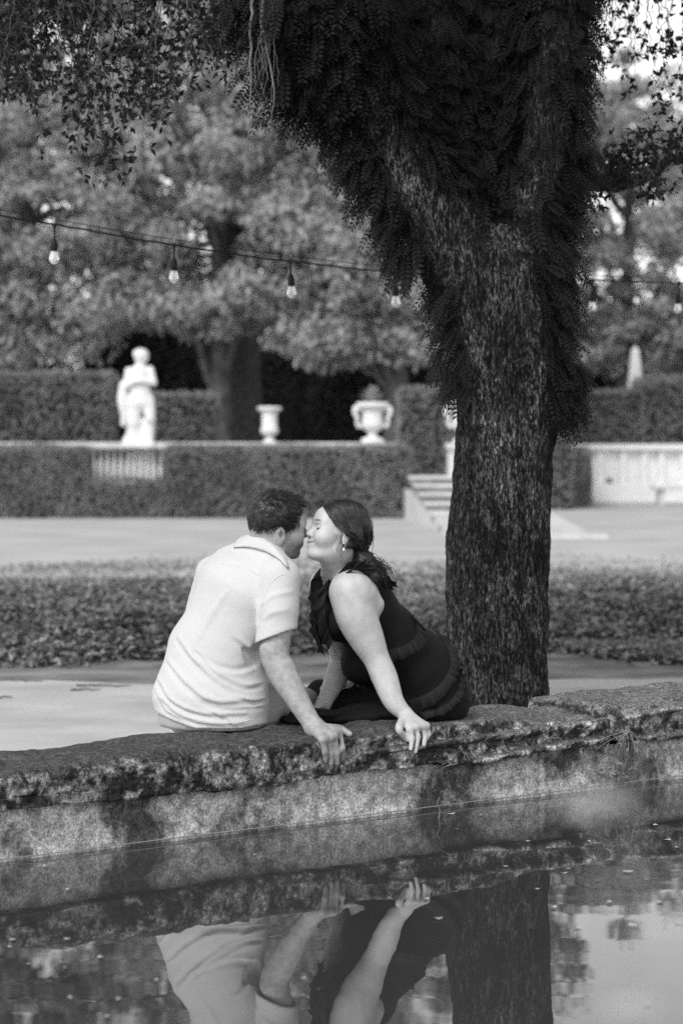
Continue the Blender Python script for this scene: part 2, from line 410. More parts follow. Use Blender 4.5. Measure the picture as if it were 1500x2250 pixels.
def coping(s0, s1, dz, rough, m, seed, parent):
    ns = int((s1-s0)/.0085); ss = np.linspace(s0, s1, ns)
    # profile (t, z) from the underside round the front, over the top, down the back
    pr = [(.10, .150), (.03, .150), (-.028, .152)]
    pr += [(-.034, z) for z in np.linspace(.158, TOP-.04, 14)]
    pr += [(-.034+.04*(1-math.cos(a)), TOP-.04+.04*math.sin(a)) for a in np.linspace(.2, 1.57, 7)]
    pr += [(tt, TOP) for tt in np.linspace(.02, .425, 46)]
    pr += [(.425+.03*math.sin(a), TOP-.03+.03*math.cos(a)) for a in np.linspace(.3, 1.57, 4)]
    pr += [(.455, z) for z in np.linspace(TOP-.05, GZ-.05, 12)]
    pr = np.array(pr); k = len(pr)
    tg = unit(np.gradient(pr, axis=0)); nr = np.stack([-tg[:, 1], tg[:, 0]], -1)       # outward normal in (t,z)
    S, Tt = np.meshgrid(ss, pr[:, 0], indexing='ij'); Z = np.repeat(pr[None, :, 1], ns, 0)
    q = np.stack([S, Tt, Z], -1)
    ramp_ = np.clip((S-.9)/1.2, 0, 1)*rough
    d = .010*fbm(q*[2.2, 3, 5], 3, seed)+.006*fbm(q*[11, 12, 16], 3, seed+9)
    lay = vnoise(np.stack([S*1.7, Tt*2, (Z*1.0-S*.035+Tt*.06)*42], -1), seed+3)        # slanted bedding ledges
    ledge = np.tanh(3.5*(lay-.1))
    front = np.clip((.06-Tt)/.05, 0, 1)
    d = d+front*ramp_*(.019*ledge+.016*vnoise(q*[16, 16, 26], seed+5))+front*(1-ramp_)*.006*fbm(q*[20, 20, 24], 2, seed+6)
    pits = np.clip(vnoise(q*[30, 30, 34], seed+8)-.35, 0, 1)
    d = d-front*pits*(.018+.018*ramp_)
    top = np.clip((Z-TOP+.012)/.01, 0, 1)
    d = d+top*((.004+.006*ramp_)*np.tanh(3*vnoise(np.stack([S*3+Tt*4, Tt*9-S*2, Z*0], -1), seed+12))+.003*fbm(q*[30, 24, 1], 2, seed+13))
    d = d*np.where(pr[:, 1] < .151, .15, 1)[None]
    edge = np.minimum(S-s0, s1-S); d = d-.02*np.clip(1-edge/.03, 0, 1)**2
    t2 = Tt+d*nr[None, :, 0]; z2 = Z+d*nr[None, :, 1]+dz+.010*vnoise(np.stack([S*1.3, S*0, S*0], -1), seed+20)*(Z > .2)
    V = W(S, t2, z2).reshape(-1, 3); f = gridf(ns, k)
    i0 = np.arange(k); fs = [f, i0[None, ::-1], ((ns-1)*k+i0)[None]]
    sb = np.clip((S+.25*fbm(q*[1.5, 3, 3], 3, seed+40)-1.5)/.7, 0, 1)*1.1; o = obj('coping_stone', V, fs, m, parent, attr={'scrubbed': sb.ravel() if m is m_cop else 0*sb.ravel()}); return o
coping(-5.2, -1.62, 0, .3, m_cop, 31, pool)
cs = coping(-1.60, 2.60, 0, 1, m_cop, 5, pool)
c2 = coping(2.63, 5.6, .022, .8, m_cop2, 77, pool)
ns = 700; ss = np.linspace(-5.2, 9, ns); zz = np.linspace(-.3, .16, 40)
S, Z = np.meshgrid(ss, zz, indexing='ij'); q = np.stack([S, S*0, Z], -1)
V = W(S, .012-.008*fbm(q*[3, 1, 6], 4, 4)-.01*np.clip(.05-Z, 0, .05)/.05, Z).reshape(-1, 3)
obj('wall_face', V, gridf(ns, 40), m_face, pool)
# thin pale line of scum and a wire along the waterline
m_dark = mat('dark_gap', .03, rough=.9)
ss = np.linspace(-3, 7, 240); V, f = tubes(W(ss, -.012+.004*vnoise(np.stack([ss*3, ss*0, ss*0], -1), 2), .012+.004*vnoise(np.stack([ss*2, ss*0, ss*0], -1), 3)), .0018, 4)
obj('waterline_wire', V, f, mat('old_wire', .32, rough=.6), pool)

from mathutils.bvhtree import BVHTree
def _bvh(o): return BVHTree.FromPolygons([tuple(v.co) for v in o.data.vertices], [tuple(p.vertices) for p in o.data.polygons])
STONE = _bvh(cs)
def on_stone(px, py, off):
    """point on the coping stone seen through a photo pixel, lifted off it by a finger's radius"""
    d = Vector(P(px, py, 1.)-np.array([0, 0, H])).normalized(); h_, n_, i_, t_ = STONE.ray_cast(Vector((0, 0, H)), d)
    if h_ is None: return P(px, py, 8.2)
    if n_.dot(d) > 0: n_ = -n_
    return np.array(h_)+off*unit(np.array(n_)*.5+np.array([0, -.45, .45]))
def stone_z(x, y):
    h_, n_, i_, t_ = STONE.ray_cast(Vector((x, y, 2.)), Vector((0, 0, -1)))
    return TOP if h_ is None else h_.z
# ------------------------------------------------------------ people
m_skin_m = mat('skin_tanned', .31, .43, scale=55, detail=9, rough=.55, spec=.35, bump=.3, bscale=150, attr='tone', attr_c=.03, sub=0, bdist=.003)
m_skin_w = mat('skin_fair', .46, .56, scale=28, detail=8, rough=.5, spec=.35, bump=.14, bscale=160, attr='tone', attr_c=.06, sub=0, bdist=.003)
m_shirt = mat('white_linen', .56, .61, scale=240, rough=.9, spec=.15, bump=.12, bscale=420, detail=2, sheen=.2, bdist=.002)
m_pants = mat('pale_shorts', .40, .48, scale=200, rough=.85, spec=.15, bump=.1, bscale=300)
m_hair_m = mat('dark_hair', .012, .03, scale=90, rough=.45, spec=.5)
m_hair_w = mat('brown_hair', .012, .034, scale=70, rough=.33, spec=.5)
m_dress = mat('black_dress', .006, .011, scale=200, rough=.8, spec=.2, bump=.15, bscale=350, sheen=0, bdist=.002)
m_ruffle = mat('lightened_ruffle', .008, .015, scale=120, rough=.7, spec=.25)  # dress cloth painted a little lighter so the ruffles' shading reads
m_gold = mat('ring_metal', .6, rough=.2); m_gold.node_tree.nodes['Principled BSDF'].inputs['Metallic'].default_value = 1
m_pearl = mat('pearl', .8, rough=.2, spec=.6)
m_shoe = mat('leather_shoe', .12, rough=.5)
m_nail = mat('nail', .62, rough=.3, spec=.5)

class Head:
    """local axes: x forward, y to the person's left, z up; origin between the ears"""
    def __init__(s, o, yaw, pitch, roll, sc=1.0):
        s.o = np.asarray(o, float); s.sc = sc
        M = Matrix.Rotation(R(yaw), 3, 'Z') @ Matrix.Rotation(R(pitch), 3, 'Y') @ Matrix.Rotation(R(roll), 3, 'X')
        s.M = np.array(M)
    def w(s, p): return s.o+(np.asarray(p, float)*s.sc) @ s.M.T
    def l(s, q): return ((np.asarray(q, float)-s.o) @ s.M)/s.sc
    def E(s, f, c, r, k=.012, op='u', rot=None):
        M = s.M if rot is None else s.M @ np.array(rot)
        f.ell(s.w(c), np.asarray(r)*s.sc, M, k, op)
    def C(s, f, a, b, ra, rb=None, k=.01, op='u'): f.cap(s.w(a), s.w(b), ra*s.sc, (rb or ra)*s.sc, k, op)
    def build(s, f, fem=False):
        s.E(f, (-.008, 0, .038), (.098, .076, .088), .02)
        s.E(f, (.03, 0, -.01), (.062, .058 if fem else .062, .082 if fem else .085), .03)
        s.E(f, (.06, 0, .045), (.038, .052, .045), .03)                       # forehead
        jw = .040 if fem else .052
        for y in (-1, 1):
            s.C(f, (.005, y*jw, -.052), (.07, y*.016, -.086), .018 if fem else .021, .018, .03)
            s.E(f, (.060, y*(.036 if fem else .042), -.018), (.030, .026, .03), .03)            # cheek
            if fem: s.E(f, (.066, y*.038, -.024), (.024, .020, .020), .03)     # smiling cheek
            s.C(f, (.088, y*.014, .028), (.076, y*.046, .030), .011, .010, .016)   # brow
        s.E(f, (.084 if fem else .080, 0, -.085 if fem else -.088), (.016, .016, .015) if fem else (.018, .02, .017), .02)                     # chin
        s.C(f, (.090, 0, .022), (.112 if fem else .114, 0, -.016), .0075, .0095, .012)
        s.E(f, (.112, 0, -.020), (.0115, .011, .010), .008)
        for y in (-1, 1):
            s.E(f, (.100, y*.012, -.023), (.010, .0075, .0075), .006)
            s.E(f, (.094, y*.031, .008), (.011, .017, .011), .012, 's')       # eye socket
            s.E(f, (.079, y*.031, .008), (.0135, .0145, .0125), .003)           # eyeball behind its lids
            s.C(f, (.091, y*.020, .0025), (.086, y*.043, .003), .0022, .0018, .003)   # lid edge
        s.E(f, (.090, 0, -.052), (.016, .026, .018), .014)
        w_ = .029 if fem else .021; up = .005 if fem else .001; xb = .082 if fem else .092
        for y in (-1, 1):
            s.C(f, (.105, 0, -.047), (xb, y*w_, -.050+up), .0055, .003, .005)
            s.C(f, (.103, 0, -.058), (xb-.001, y*w_, -.053+up), .0068, .003, .005)
            s.C(f, (.110, 0, -.0525), (xb+.004, y*w_, -.0515+up), .0024, .0016, .004, 's')
        for y in (-1, 1):                                                     # ears
            a = Matrix.Rotation(R(y*18), 3, 'Z') @ Matrix.Rotation(R(-10), 3, 'Y')
            s.E(f, (-.012, y*.079, -.002), (.019, .0085, .032), .006, 'u', a)
            s.E(f, (-.010, y*.088, .002), (.0105, .0075, .018), .004, 's', a)
            s.E(f, (-.006, y*.079, -.026), (.010, .006, .012), .006)

def hand(f, wrist, knuckles, mids, tips, thumb, pr, fr, tr, k=.006):
    """wrist point, four knuckles, middle joints and tips, thumb chain; pr palm radius, fr finger radius"""
    kc = np.mean(knuckles, 0)
    for q in knuckles: f.cap(wrist, q, pr*1.3, pr*.78, .02)
    f.chain(knuckles, [pr*.74]*len(knuckles), .008)
    for i, (a, m, b) in enumerate(zip(knuckles, mids, tips)):
        r = fr*(1, 1.04, .98, .86)[i] if len(knuckles) == 4 else fr
        f.cap(a, m, r*1.10, r*1.0, k); f.cap(m, b, r*1.0, r*.84, k)
    f.chain(thumb, tr, .012)

# ---------------- man -------------------------------------------------
mh = Head(P(608, 1161, 8.445), 21, 3, 15, .97)
mb = Fld((-.80, 8.02, GZ), (.16, 9.32, 1.26), .0044)
mh.build(mb)
nk = P(582, 1215, 8.46)
mb.cap(mh.w((-.018, 0, -.045)), nk, .058, .064, .03)
mb.cap(mh.w((-.045, 0, -.01)), nk, .045, .055, .03)
pel = P(466, 1560, 8.44)
LS, RS = P(470, 1262, 8.56), P(618, 1272, 8.32)
mb.ecap(nk, P(520, 1330, 8.46), (.09, .06), (.13, .09), RS-LS, .04)
mb.ecap(P(520, 1330, 8.46), pel, (.13, .09), (.13, .09), (1, -.3, 0), .04)
EL = P(606, 1436, 8.285); WR = P(690, 1598, 8.225)
mb.chain([RS, P(614, 1350, 8.30), EL, P(621, 1478, 8.275), P(652, 1535, 8.25), WR], [.060, .053, .046, .051, .040, .031], .02)
mb.cap(P(596, 1428, 8.28), P(600, 1445, 8.285), .040, .038, .02)
fY = 8.105
kn = [on_stone(x, y, .020) for x, y in ((742, 1619), (730, 1626), (717, 1630), (705, 1632))]
md = [on_stone(x, y, .014) for x, y in ((748, 1646), (736, 1656), (722, 1657), (710, 1654))]
tp = [on_stone(x, y, .009) for x, y in ((750, 1667), (738, 1680), (725, 1681), (713, 1671))]
mth = [on_stone(722, 1616, .026), on_stone(742, 1612, .020), on_stone(756, 1616, .015), on_stone(767, 1619, .011)]
hand(mb, WR, kn, md, tp, mth, .0185, .0120, [.018, .0155, .0135, .0112])
# left arm reaches forward to the knee, legs hang over the far side of the wall
LE, LW = P(452, 1420, 8.72), P(500, 1500, 8.95)
mb.chain([LS, LE, LW], [.056, .044, .03], .02)
LK, RK = P(468, 1545, 8.95), P(668, 1548, 8.93)
LH, RH = P(420, 1570, 8.50), P(530, 1574, 8.50)
for hp, kne, fx in ((LH, LK, -.03), (RH, RK, .03)):
    an = kne+np.array([fx, .06, 0]); an[2] = GZ+.09
    mb.chain([hp, kne, (kne+an)/2+np.array([0, -.02, 0]), an], [.085, .062, .055, .040], .02)
    mb.cap(an, an+np.array([.02, .13, -.05]), .038, .028, .02)
kl = np.array(LW)
for j in range(4): mb.chain([kl, kl+np.array([.012*j-.02, .09, -.01]), kl+np.array([.012*j-.02+.004, .13, -.035])], [.02, .0105, .0085], .006)
mb.chain([kl, kl+np.array([.05, .04, -.01]), kl+np.array([.06, .075, -.02])], [.018, .013, .010], .008)
v, f = mb.net(1)
L = mh.l(v)
def blob(L, c, r, soft=.35): return np.clip((1-np.linalg.norm((L-np.array(c))/np.array(r), axis=1))/soft, 0, 1)
tone = np.zeros(len(v)); inh = (np.linalg.norm(L, axis=1) < .16)
jaw = np.clip((-.018-L[:, 2]-.22*np.clip(L[:, 0]-.05, -1, 1))/.03, 0, 1)*np.clip((L[:, 0]+.005)/.03, 0, 1)*np.clip((L[:, 2]+.118)/.012, 0, 1)
stub = jaw*(.36+.2*vnoise(L*400, 5)+.25*np.clip((L[:, 0]-.055)/.03, 0, 1))
stub = np.maximum(stub, .45*blob(L, (.1, 0, -.038), (.02, .03, .009)))
tone = np.maximum(tone, stub*inh)
for y in (-1, 1):
    tone = np.maximum(tone, .85*blob(L, (.086, y*.032, .030), (.02, .022, .006))*inh)
    tone = np.maximum(tone, .7*blob(L, (.09, y*.033, .004), (.012, .015, .003))*inh)
    tone = np.maximum(tone, .6*blob(L, (-.010, y*.083, .001), (.010, .010, .015))*inh)
tone = np.maximum(tone, .45*blob(L, (.1, 0, -.0525), (.02, .024, .006))*inh)
hairfade = np.clip((L[:, 2]-(.012-.35*np.clip(L[:, 0], -.2, .03)-.3*np.clip(-L[:, 0]-.02, 0, 1)))/.03, 0, 1)*(L[:, 0] < .062)
tone = np.maximum(tone, .85*hairfade*inh)
man = obj('person', v, f, m_skin_m, attr={'tone': tone})
tag(man, 'man in white short-sleeved shirt seated with his back turned, leaning to kiss', 'person', 'couple kissing on the wall')
# nails
def nails(tips, mids, nrm, r, parent, m):
    for a, b_ in zip(tips, mids):
        d = unit(a-b_); n = unit(np.asarray(nrm)-(np.asarray(nrm)@d)*d); c = a+d*r*.15+n*r*.62
        sd = np.cross(d, n); th = np.linspace(0, 2*np.pi, 10, endpoint=False)
        ring = c+np.cos(th)[:, None]*d*r*.62+np.sin(th)[:, None]*sd*r*.52-(np.sin(th)**2)[:, None]*n*r*.12
        vv = np.concatenate([ring, [c+n*r*.10]]); ff = np.array([(i, (i+1) % 10, 10) for i in range(10)])
        obj('fingernail', vv, ff, m, parent)
nails(tp, md, (0.1, -1, .35), .0098, man, m_nail)

# shirt
sf = Fld((-.86, 8.04, .20), (.0, 8.95, 1.10), .0046)
CH = P(528, 1290, 8.44); WA = P(474, 1430, 8.46); HP = P(463, 1530, 8.445); HM = P(464, 1585, 8.44)
sd_ch = unit(RS-LS); sd_hp = np.array([.95, -.30, 0])
sf.ecap(P(545, 1262, 8.44), CH, (.150, .085), (.168, .118), sd_ch, .03)
sf.ecap(CH, WA, (.168, .118), (.172, .128), sd_ch, .03)
sf.ecap(WA, HP, (.172, .128), (.203, .152), sd_hp, .04)
sf.ecap(HP, HM, (.203, .152), (.200, .150), sd_hp, .03)
sf.cap(P(482, 1270, 8.54), P(608, 1280, 8.34), .070, .070, .03)
sf.ecap(P(560, 1240, 8.45), P(574, 1212, 8.455), (.105, .055), (.078, .062), sd_ch, .04)                  # trapezius to the neck
sf.cap(P(505, 1240, 8.52), P(575, 1215, 8.46), .06, .06, .03)
sf.cap(P(612, 1270, 8.34), P(590, 1218, 8.42), .05, .055, .03)
sf.cap(P(472, 1262, 8.56), P(448, 1345, 8.66), .068, .066, .02)                                        # left sleeve, reaching forward
SL0, SL1 = P(616, 1270, 8.325), P(608, 1400, 8.295)
sf.cap(SL0, P(611, 1340, 8.30), .070, .068, .02); sf.ecap(P(611, 1335, 8.30), P(606, 1425, 8.285), (.068, .062), (.073, .066), (1, 0, 0), .012)
ax = unit(P(607, 1436, 8.285)-P(613, 1340, 8.30))
ax = unit(ax+np.array([.42, 0, 0])); cut = P(600, 1400, 8.29)
sf.put(lambda x, y, z: np.maximum(-((x-cut[0])*ax[0]+(y-cut[1])*ax[1]+(z-cut[2])*ax[2])+0*x*y*z, np.sqrt((x-cut[0])**2+(y-cut[1])**2+((z-cut[2])*.6)**2)-.115), cut-.13, cut+.13, .003, 's')
# torso again where the cut reached into it
sf.ecap(WA, HP, (.158, .118), (.196, .146), sd_hp, .02); sf.ecap(CH, WA, (.150, .11), (.158, .118), sd_ch, .02)
sf.cap(P(608, 1372, 8.295), P(603, 1450, 8.28), .058, .056, .003, 's')                                  # hollow of the sleeve
# hem: cut level a little above the stone, dipping at the back
# folds dragged across the lower back: (pixel path, radius, height)
folds = [([(560, 1470), (520, 1480), (470, 1470), (420, 1440)], .012, .003), ([(345, 1520), (362, 1556), (400, 1580)], .008, .003), ([(430, 1535), (500, 1556), (575, 1550)], .008, .004), ([(395, 1400), (430, 1450), (490, 1500), (545, 1520)], .016, .006), ([(372, 1450), (410, 1500), (470, 1540), (560, 1535)], .014, .006),
         ([(350, 1490), (380, 1540), (450, 1568), (540, 1566)], .012, .005), ([(435, 1430), (480, 1478), (535, 1505), (572, 1500)], .012, .005),
         ([(355, 1535), (400, 1572), (470, 1590), (540, 1588)], .010, .004), ([(470, 1565), (500, 1580), (520, 1597)], .007, .004),
         ([(520, 1528), (555, 1540), (580, 1535)], .008, .004), ([(520, 1400), (545, 1420), (570, 1425)], .012, .004),
         ([(575, 1330), (600, 1310), (640, 1300)], .010, .004), ([(580, 1360), (600, 1345), (630, 1340)], .008, .003),
         ([(560, 1290), (568, 1330), (566, 1380)], .012, .004), ([(500, 1300), (470, 1350), (440, 1400)], .02, .003)]
for pts, r, hgt in folds:
    hgt *= 1.35; px = spline(np.array(pts, float), 11); tg2 = unit(np.gradient(px, axis=0)); dn = np.stack([-tg2[:, 1], tg2[:, 0]], -1)
    n_ = len(px); env = np.sin(np.pi*(np.arange(n_)+.5)/n_)
    ridge = [sf.hit(x, y) for x, y in px]; val_ = [sf.hit(x, y) for x, y in px+dn*r*720]
    rr = r*(.3+.6*env)
    sf.chain([p+np.array([0, ri-hgt*e, 0]) for p, ri, e in zip(ridge, rr, env)], rr, .010, sub=2)
    if px[:, 0].max() < 585 and px[:, 1].min() > 1395: sf.chain([p+np.array([0, -rr_+.55*hgt*e, 0]) for p, rr_, e in zip(val_, rr*.8, env)], rr*.8, .010, 's', sub=2)
hz = P(460, 1601, 8.30)[2]
sf.put(lambda x, y, z: (z-(hz+.30*np.clip(-.50-x, 0, 1)+.10*np.clip(x+.34, 0, 1)+.06*np.clip(y-8.42, 0, 1)))+0*x*y, sf.lo, sf.lo+sf.h*sf.n, .004, 's')
sf.disp(lambda p: .0016*fbm(p*[9, 9, 14], 3, 8)+.002*np.abs(vnoise(np.stack([p[:, 0]*5+p[:, 2]*9, p[:, 1]*4, p[:, 2]*22-p[:, 0]*14], -1), 3))*np.clip((.62-p[:, 2])/.2, 0, 1))
v, f = sf.net(2)
shirt = obj('shirt', v, f, m_shirt, man)
# yoke seam, sleeve hem band and bottom hem: narrow raised welts stitched on the cloth
def welt(name, fld, pts, r, m, parent, n=40, push=0.0):
    q = np.array([fld.hit(x, y) for x, y in spline(np.array(pts, float), n)]); g = fld.grad(q)
    for _ in range(2): q[1:-1] = .25*q[:-2]+.5*q[1:-1]+.25*q[2:]
    V, ff = tubes(q+g*push, r, 5); return obj(name, V, ff, m, parent)
welt('yoke_seam', sf, [(444, 1236), (480, 1238), (540, 1250), (592, 1276)], .0022, m_shirt, shirt)
welt('armhole_seam', sf, [(628, 1262), (610, 1268), (590, 1290), (577, 1330), (570, 1380)], .0022, m_shirt, shirt)
welt('sleeve_hem', sf, [(562, 1374), (580, 1377), (610, 1386), (632, 1396)], .0022, m_shirt, shirt)
welt('shirt_hem', sf, [(358, 1556), (390, 1574), (450, 1588), (520, 1588), (560, 1580)], .0022, m_shirt, shirt)
# collar: stands round the neck and folds down
def collar():
    top = [P(531, 1181, 8.53), P(545, 1176, 8.46), P(565, 1178, 8.41), P(588, 1189, 8.385), P(610, 1205, 8.375), P(632, 1224, 8.385), P(645, 1236, 8.45), P(628, 1236, 8.54), P(585, 1212, 8.58), P(545, 1188, 8.57)]
    low = [sf.hit(x, y) for x, y in ((516, 1203), (542, 1202), (568, 1207), (592, 1216), (614, 1230), (632, 1248))]+[P(648, 1262, 8.43), P(640, 1262, 8.56), P(590, 1236, 8.62), P(530, 1212, 8.60)]
    n = 70; top = spline(np.array(top+[top[0]]), n); low = spline(np.array(low+[low[0]]), n)
    out = unit((low-top)*[1, 1, 0]+1e-6); rows = []
    inner = top-np.array([0, 0, .022])-out*.002
    for k_ in np.linspace(0, 1, 4): rows.append(inner*(1-k_)+top*k_)
    for k_ in np.linspace(.08, 1, 8): rows.append(top*(1-k_)+low*k_+out*(.010*math.sin(k_*2.6)+.004)+np.array([0, -.002, .006*math.sin(k_*3.1)]))
    V = np.array(rows); o = obj('collar', V.reshape(-1, 3), gridf(12, n), m_shirt, shirt)
    md_ = o.modifiers.new('thick', 'SOLIDIFY'); md_.thickness = .0035
collar()
# shorts
pf = Fld((-.82, 8.12, .22), (.02, 9.1, .70), .005)
pf.ecap(P(464, 1545, 8.45), P(464, 1572, 8.445), (.190, .140), (.192, .142), sd_hp, .03)
pf.cap(LH, LK+np.array([0, -.08, 0]), .105, .085, .03); pf.cap(RH+np.array([0, .01, 0]), RK+np.array([-.09, -.11, .01]), .098, .086, .03)
pf.put(lambda x, y, z: (z-(TOP+.004))+0*x*y, pf.lo, np.array([.1, 8.62, .33]), .015, 's')
pf.disp(lambda p: .003*fbm(p*14, 3, 4))
v, f = pf.net(2); obj('shorts', v, f, m_pants, man)
for kne, fx in ((LK, -.03), (RK, .03)):
    an = kne+np.array([fx, .06, 0]); an[2] = GZ+.09
    q = Fld(an-[.08, .09, .13], an+[.12, .24, .03], .006)
    q.cap(an-[0, 0, .04], an+np.array([.02, .15, -.058]), .046, .034, .02); q.cap(an-[0, 0, 0], an-[0, 0, .05], .045, .047, .02)
    q.put(lambda x, y, z: z-(GZ+.008)+0*x*y, q.lo, q.lo+q.h*q.n, .004, 's'); v, f = q.net(1); obj('shoe', v, f, m_shoe, man)

# short dark hair: a cap of strands combed forward
def strands_on(hd, pts, dirs, nrm, L, r0, lift, k=6, curl=0., seed=1):
    n = len(pts); t_ = np.linspace(0, 1, k)
    rr = RNG.normal(size=(n, 3))
    C = pts[:, None]+dirs[:, None]*(L[:, None]*t_)[..., None]+nrm[:, None]*(lift[:, None]*np.sin(t_*1.9))[..., None]+rr[:, None]*(curl*L[:, None]*t_**2)[..., None]
    return C, r0[:, None]*(1-.75*t_**2)
CE, CR = np.array([-.008, 0, .038]), np.array([.098, .076, .088])
def scalp(n):
    d = randdir(n); p = CE+d*CR; nn = unit(d/CR); return p, nn
hf = Fld(mh.o-.16, mh.o+.17, .0034)
mh.E(hf, CE+[-.001, 0, .004], CR+[.006, .004, .010], .01)
mh.E(hf, (.045, 0, .078), (.042, .05, .040), .02)
hf.disp(lambda p: .004*fbm(mh.l(p)*[60, 90, 60], 3, 6))
a_ = mh.w((.0, 0, .0))
def hl(x, y, z):          # keep hair above the hairline
    q = np.stack(np.broadcast_arrays(x, y, z), -1); l = mh.l(q.reshape(-1, 3)); 
    line = .018-.42*np.clip(l[:, 0], -.2, .03)-.95*np.clip(-l[:, 0]-.02, 0, 1)+np.clip(l[:, 0]-.025, 0, 1)*1.9
    d = (l[:, 2]-line); d = np.minimum(d, .084-l[:, 0]+.25*np.abs(l[:, 1])*0)
    return d.reshape(q.shape[:-1]).astype(np.float32)
hf.put(hl, hf.lo, hf.lo+hf.h*hf.n, .012, 's')
v, f = hf.net(1)
p, nn = scalp(6500)
line = .016-.42*np.clip(p[:, 0], -.2, .03)-.95*np.clip(-p[:, 0]-.02, 0, 1)+np.clip(p[:, 0]-.025, 0, 1)*1.9
keep = (p[:, 2] > line)&(p[:, 0] < .084); p, nn = p[keep], nn[keep]
up = np.clip((p[:, 2]-.06)/.05, 0, 1)
whorl = np.array([-.06, .01, .11]); dd = p-whorl; dd = dd+np.array([.05, 0, 0]); dd = dd-(dd*nn).sum(1, keepdims=True)*nn
dd = unit(unit(dd)+.4*randdir(len(p))+np.array([0, 0, -.35])*(1-up)[:, None])
LL = .010+.020*up*RNG.uniform(.6, 1.3, len(p))
C, rr = strands_on(mh, p+nn*.004, dd, nn, LL, np.full(len(p), .0011), .002+.006*up*RNG.uniform(.3, 1, len(p)), 5, .2)
fr = np.stack([RNG.uniform(.055, .076, 260), RNG.uniform(-.05, .05, 260), RNG.uniform(.092, .115, 260)], -1)
C2, r2 = strands_on(mh, fr, unit(np.array([.7, 0, .1])+.5*randdir(260)), np.tile([.1, 0, 1.], (260, 1)), RNG.uniform(.008, .018, 260), np.full(260, .0012), np.full(260, .004), 5, .4)
V1, f1 = tubes(mh.w(C.reshape(-1, 3)).reshape(C.shape), rr, 3); V2, f2 = tubes(mh.w(C2.reshape(-1, 3)).reshape(C2.shape), r2, 3)
V, ff = join([(v, f), (V1, f1), (V2, f2)])
obj('hair', V, ff, m_hair_m, man)

# ---------------- woman ----------------------------------------------
wh = Head(P(743, 1177, 8.475), 195, -14, 5, .955)
wb = Fld((-.20, 8.30, GZ), (.56, 9.36, 1.22), .0044)
wh.build(wb, True)
wn = P(752, 1262, 8.60)
wb.cap(wh.w((-.022, 0, -.05)), wn, .048, .056, .03)
wb.cap(wh.w((.02, 0, -.075)), wn+np.array([-.02, 0, 0]), .034, .05, .03)
wLS, wRS = P(778, 1296, 8.47), P(716, 1285, 8.76)
wb.ecap(wn, P(785, 1340, 8.63), (.10, .06), (.14, .09), wRS-wLS, .04)
wp = P(915, 1505, 8.87)
wb.ecap(P(785, 1340, 8.63), wp, (.14, .09), (.14, .10), (0, 1, 0), .04)
wWR = on_stone(884, 1596, .055)
wb.ell(P(776, 1302, 8.475), (.078, .066, .076), None, .03)
wb.chain([P(770, 1302, 8.475), P(782, 1352, 8.47), P(804, 1400, 8.475), P(826, 1446, 8.475), P(845, 1490, 8.46), P(864, 1540, 8.43), wWR], [.072, .072, .062, .047, .046, .037, .0265], .024)
wb.cap(P(806, 1308, 8.49), P(824, 1328, 8.50), .040, .032, .03)                  # soft fold at the armpit
kn = [on_stone(x, y, .018) for x, y in ((897, 1607), (910, 1604), (923, 1602), (933, 1601))]
md = [on_stone(x, y, .024) for x, y in ((902, 1630), (914, 1629), (928, 1624), (937, 1619))]
tp = [on_stone(x, y, .017) for x, y in ((900, 1648), (910, 1650), (926, 1641), (936, 1632))]
wth = [wWR+(kn[0]-wWR)*.35+np.array([-.012, -.008, -.004]), on_stone(873, 1608, .017), on_stone(884, 1621, .014), on_stone(894, 1630, .010)]
for q in kn: wb.cap(wWR, q, .0185, .0128, .014)
wb.chain(kn, [.0122]*4, .008)
for i, (a, m_, b_) in enumerate(zip(kn, md, tp)):
    r = .0098*(1, 1.03, .97, .85)[i]; wb.cap(a, m_, r*1.08, r*1.0, .005); wb.cap(m_, b_, r*1.0, r*.80, .005)
wb.chain(wth, [.0165, .0135, .0110, .0082], .012)
# far arm, planted on the skirt in front of her
fE, fW = P(752, 1438, 8.86), P(712, 1545, 8.80)
wb.chain([wRS, P(735, 1370, 8.82), fE, P(742, 1480, 8.85), fW], [.060, .056, .046, .044, .027], .02)
fh = P(690, 1562, 8.80)
wb.ecap(fW, fh, (.020, .026), (.030, .015), (0, 1, 0), .015)
for j in range(4): wb.chain([fh+np.array([0, -.03+.02*j, 0]), fh+np.array([-.045, -.036+.024*j, .004]), fh+np.array([-.075+.004*abs(j-1), -.038+.025*j, -.01])], [.0125, .0092, .0072], .006)
wb.chain([fW+np.array([-.01, -.02, 0]), fh+np.array([.0, -.045, .0]), fh+np.array([-.025, -.065, -.008])], [.016, .012, .0085], .008)
wK = [P(742, 1545, 9.08), P(715, 1540, 8.97)]
for hp, kne in ((P(900, 1545, 8.96), wK[0]), (P(880, 1550, 8.80), wK[1])):
    an = kne+np.array([.03, .08, 0]); an[2] = GZ+.06
    wb.chain([hp, kne, (kne+an)/2+np.array([0, -.02, 0]), an], [.085, .060, .052, .034], .02); wb.cap(an, an+np.array([-.05, .11, -.035]), .032, .022, .02)
v, f = wb.net(1)
L = wh.l(v); inh = np.linalg.norm(L, axis=1) < .16
tone = np.zeros(len(v))
for y in (-1, 1):
    q = L.copy(); arch = .034-.35*(np.abs(L[:, 1])-.034)**2*20
    tone = np.maximum(tone, .95*np.clip(1.3-np.abs(L[:, 2]-arch)/.0042, 0, 1)*np.clip(1.6-np.abs(L[:, 1]-y*.033)/.014, 0, 1)*(L[:, 0] > .05)*inh)
    tone = np.maximum(tone, .98*blob(L, (.089, y*.034, .0028), (.016, .019, .0042))*inh)
tone = np.maximum(tone, .45*blob(L, (.1, 0, -.050), (.02, .026, .009))*inh)
sm = -.0515+.005*np.clip(np.abs(L[:, 1])/.029, 0, 1.2)**1.5
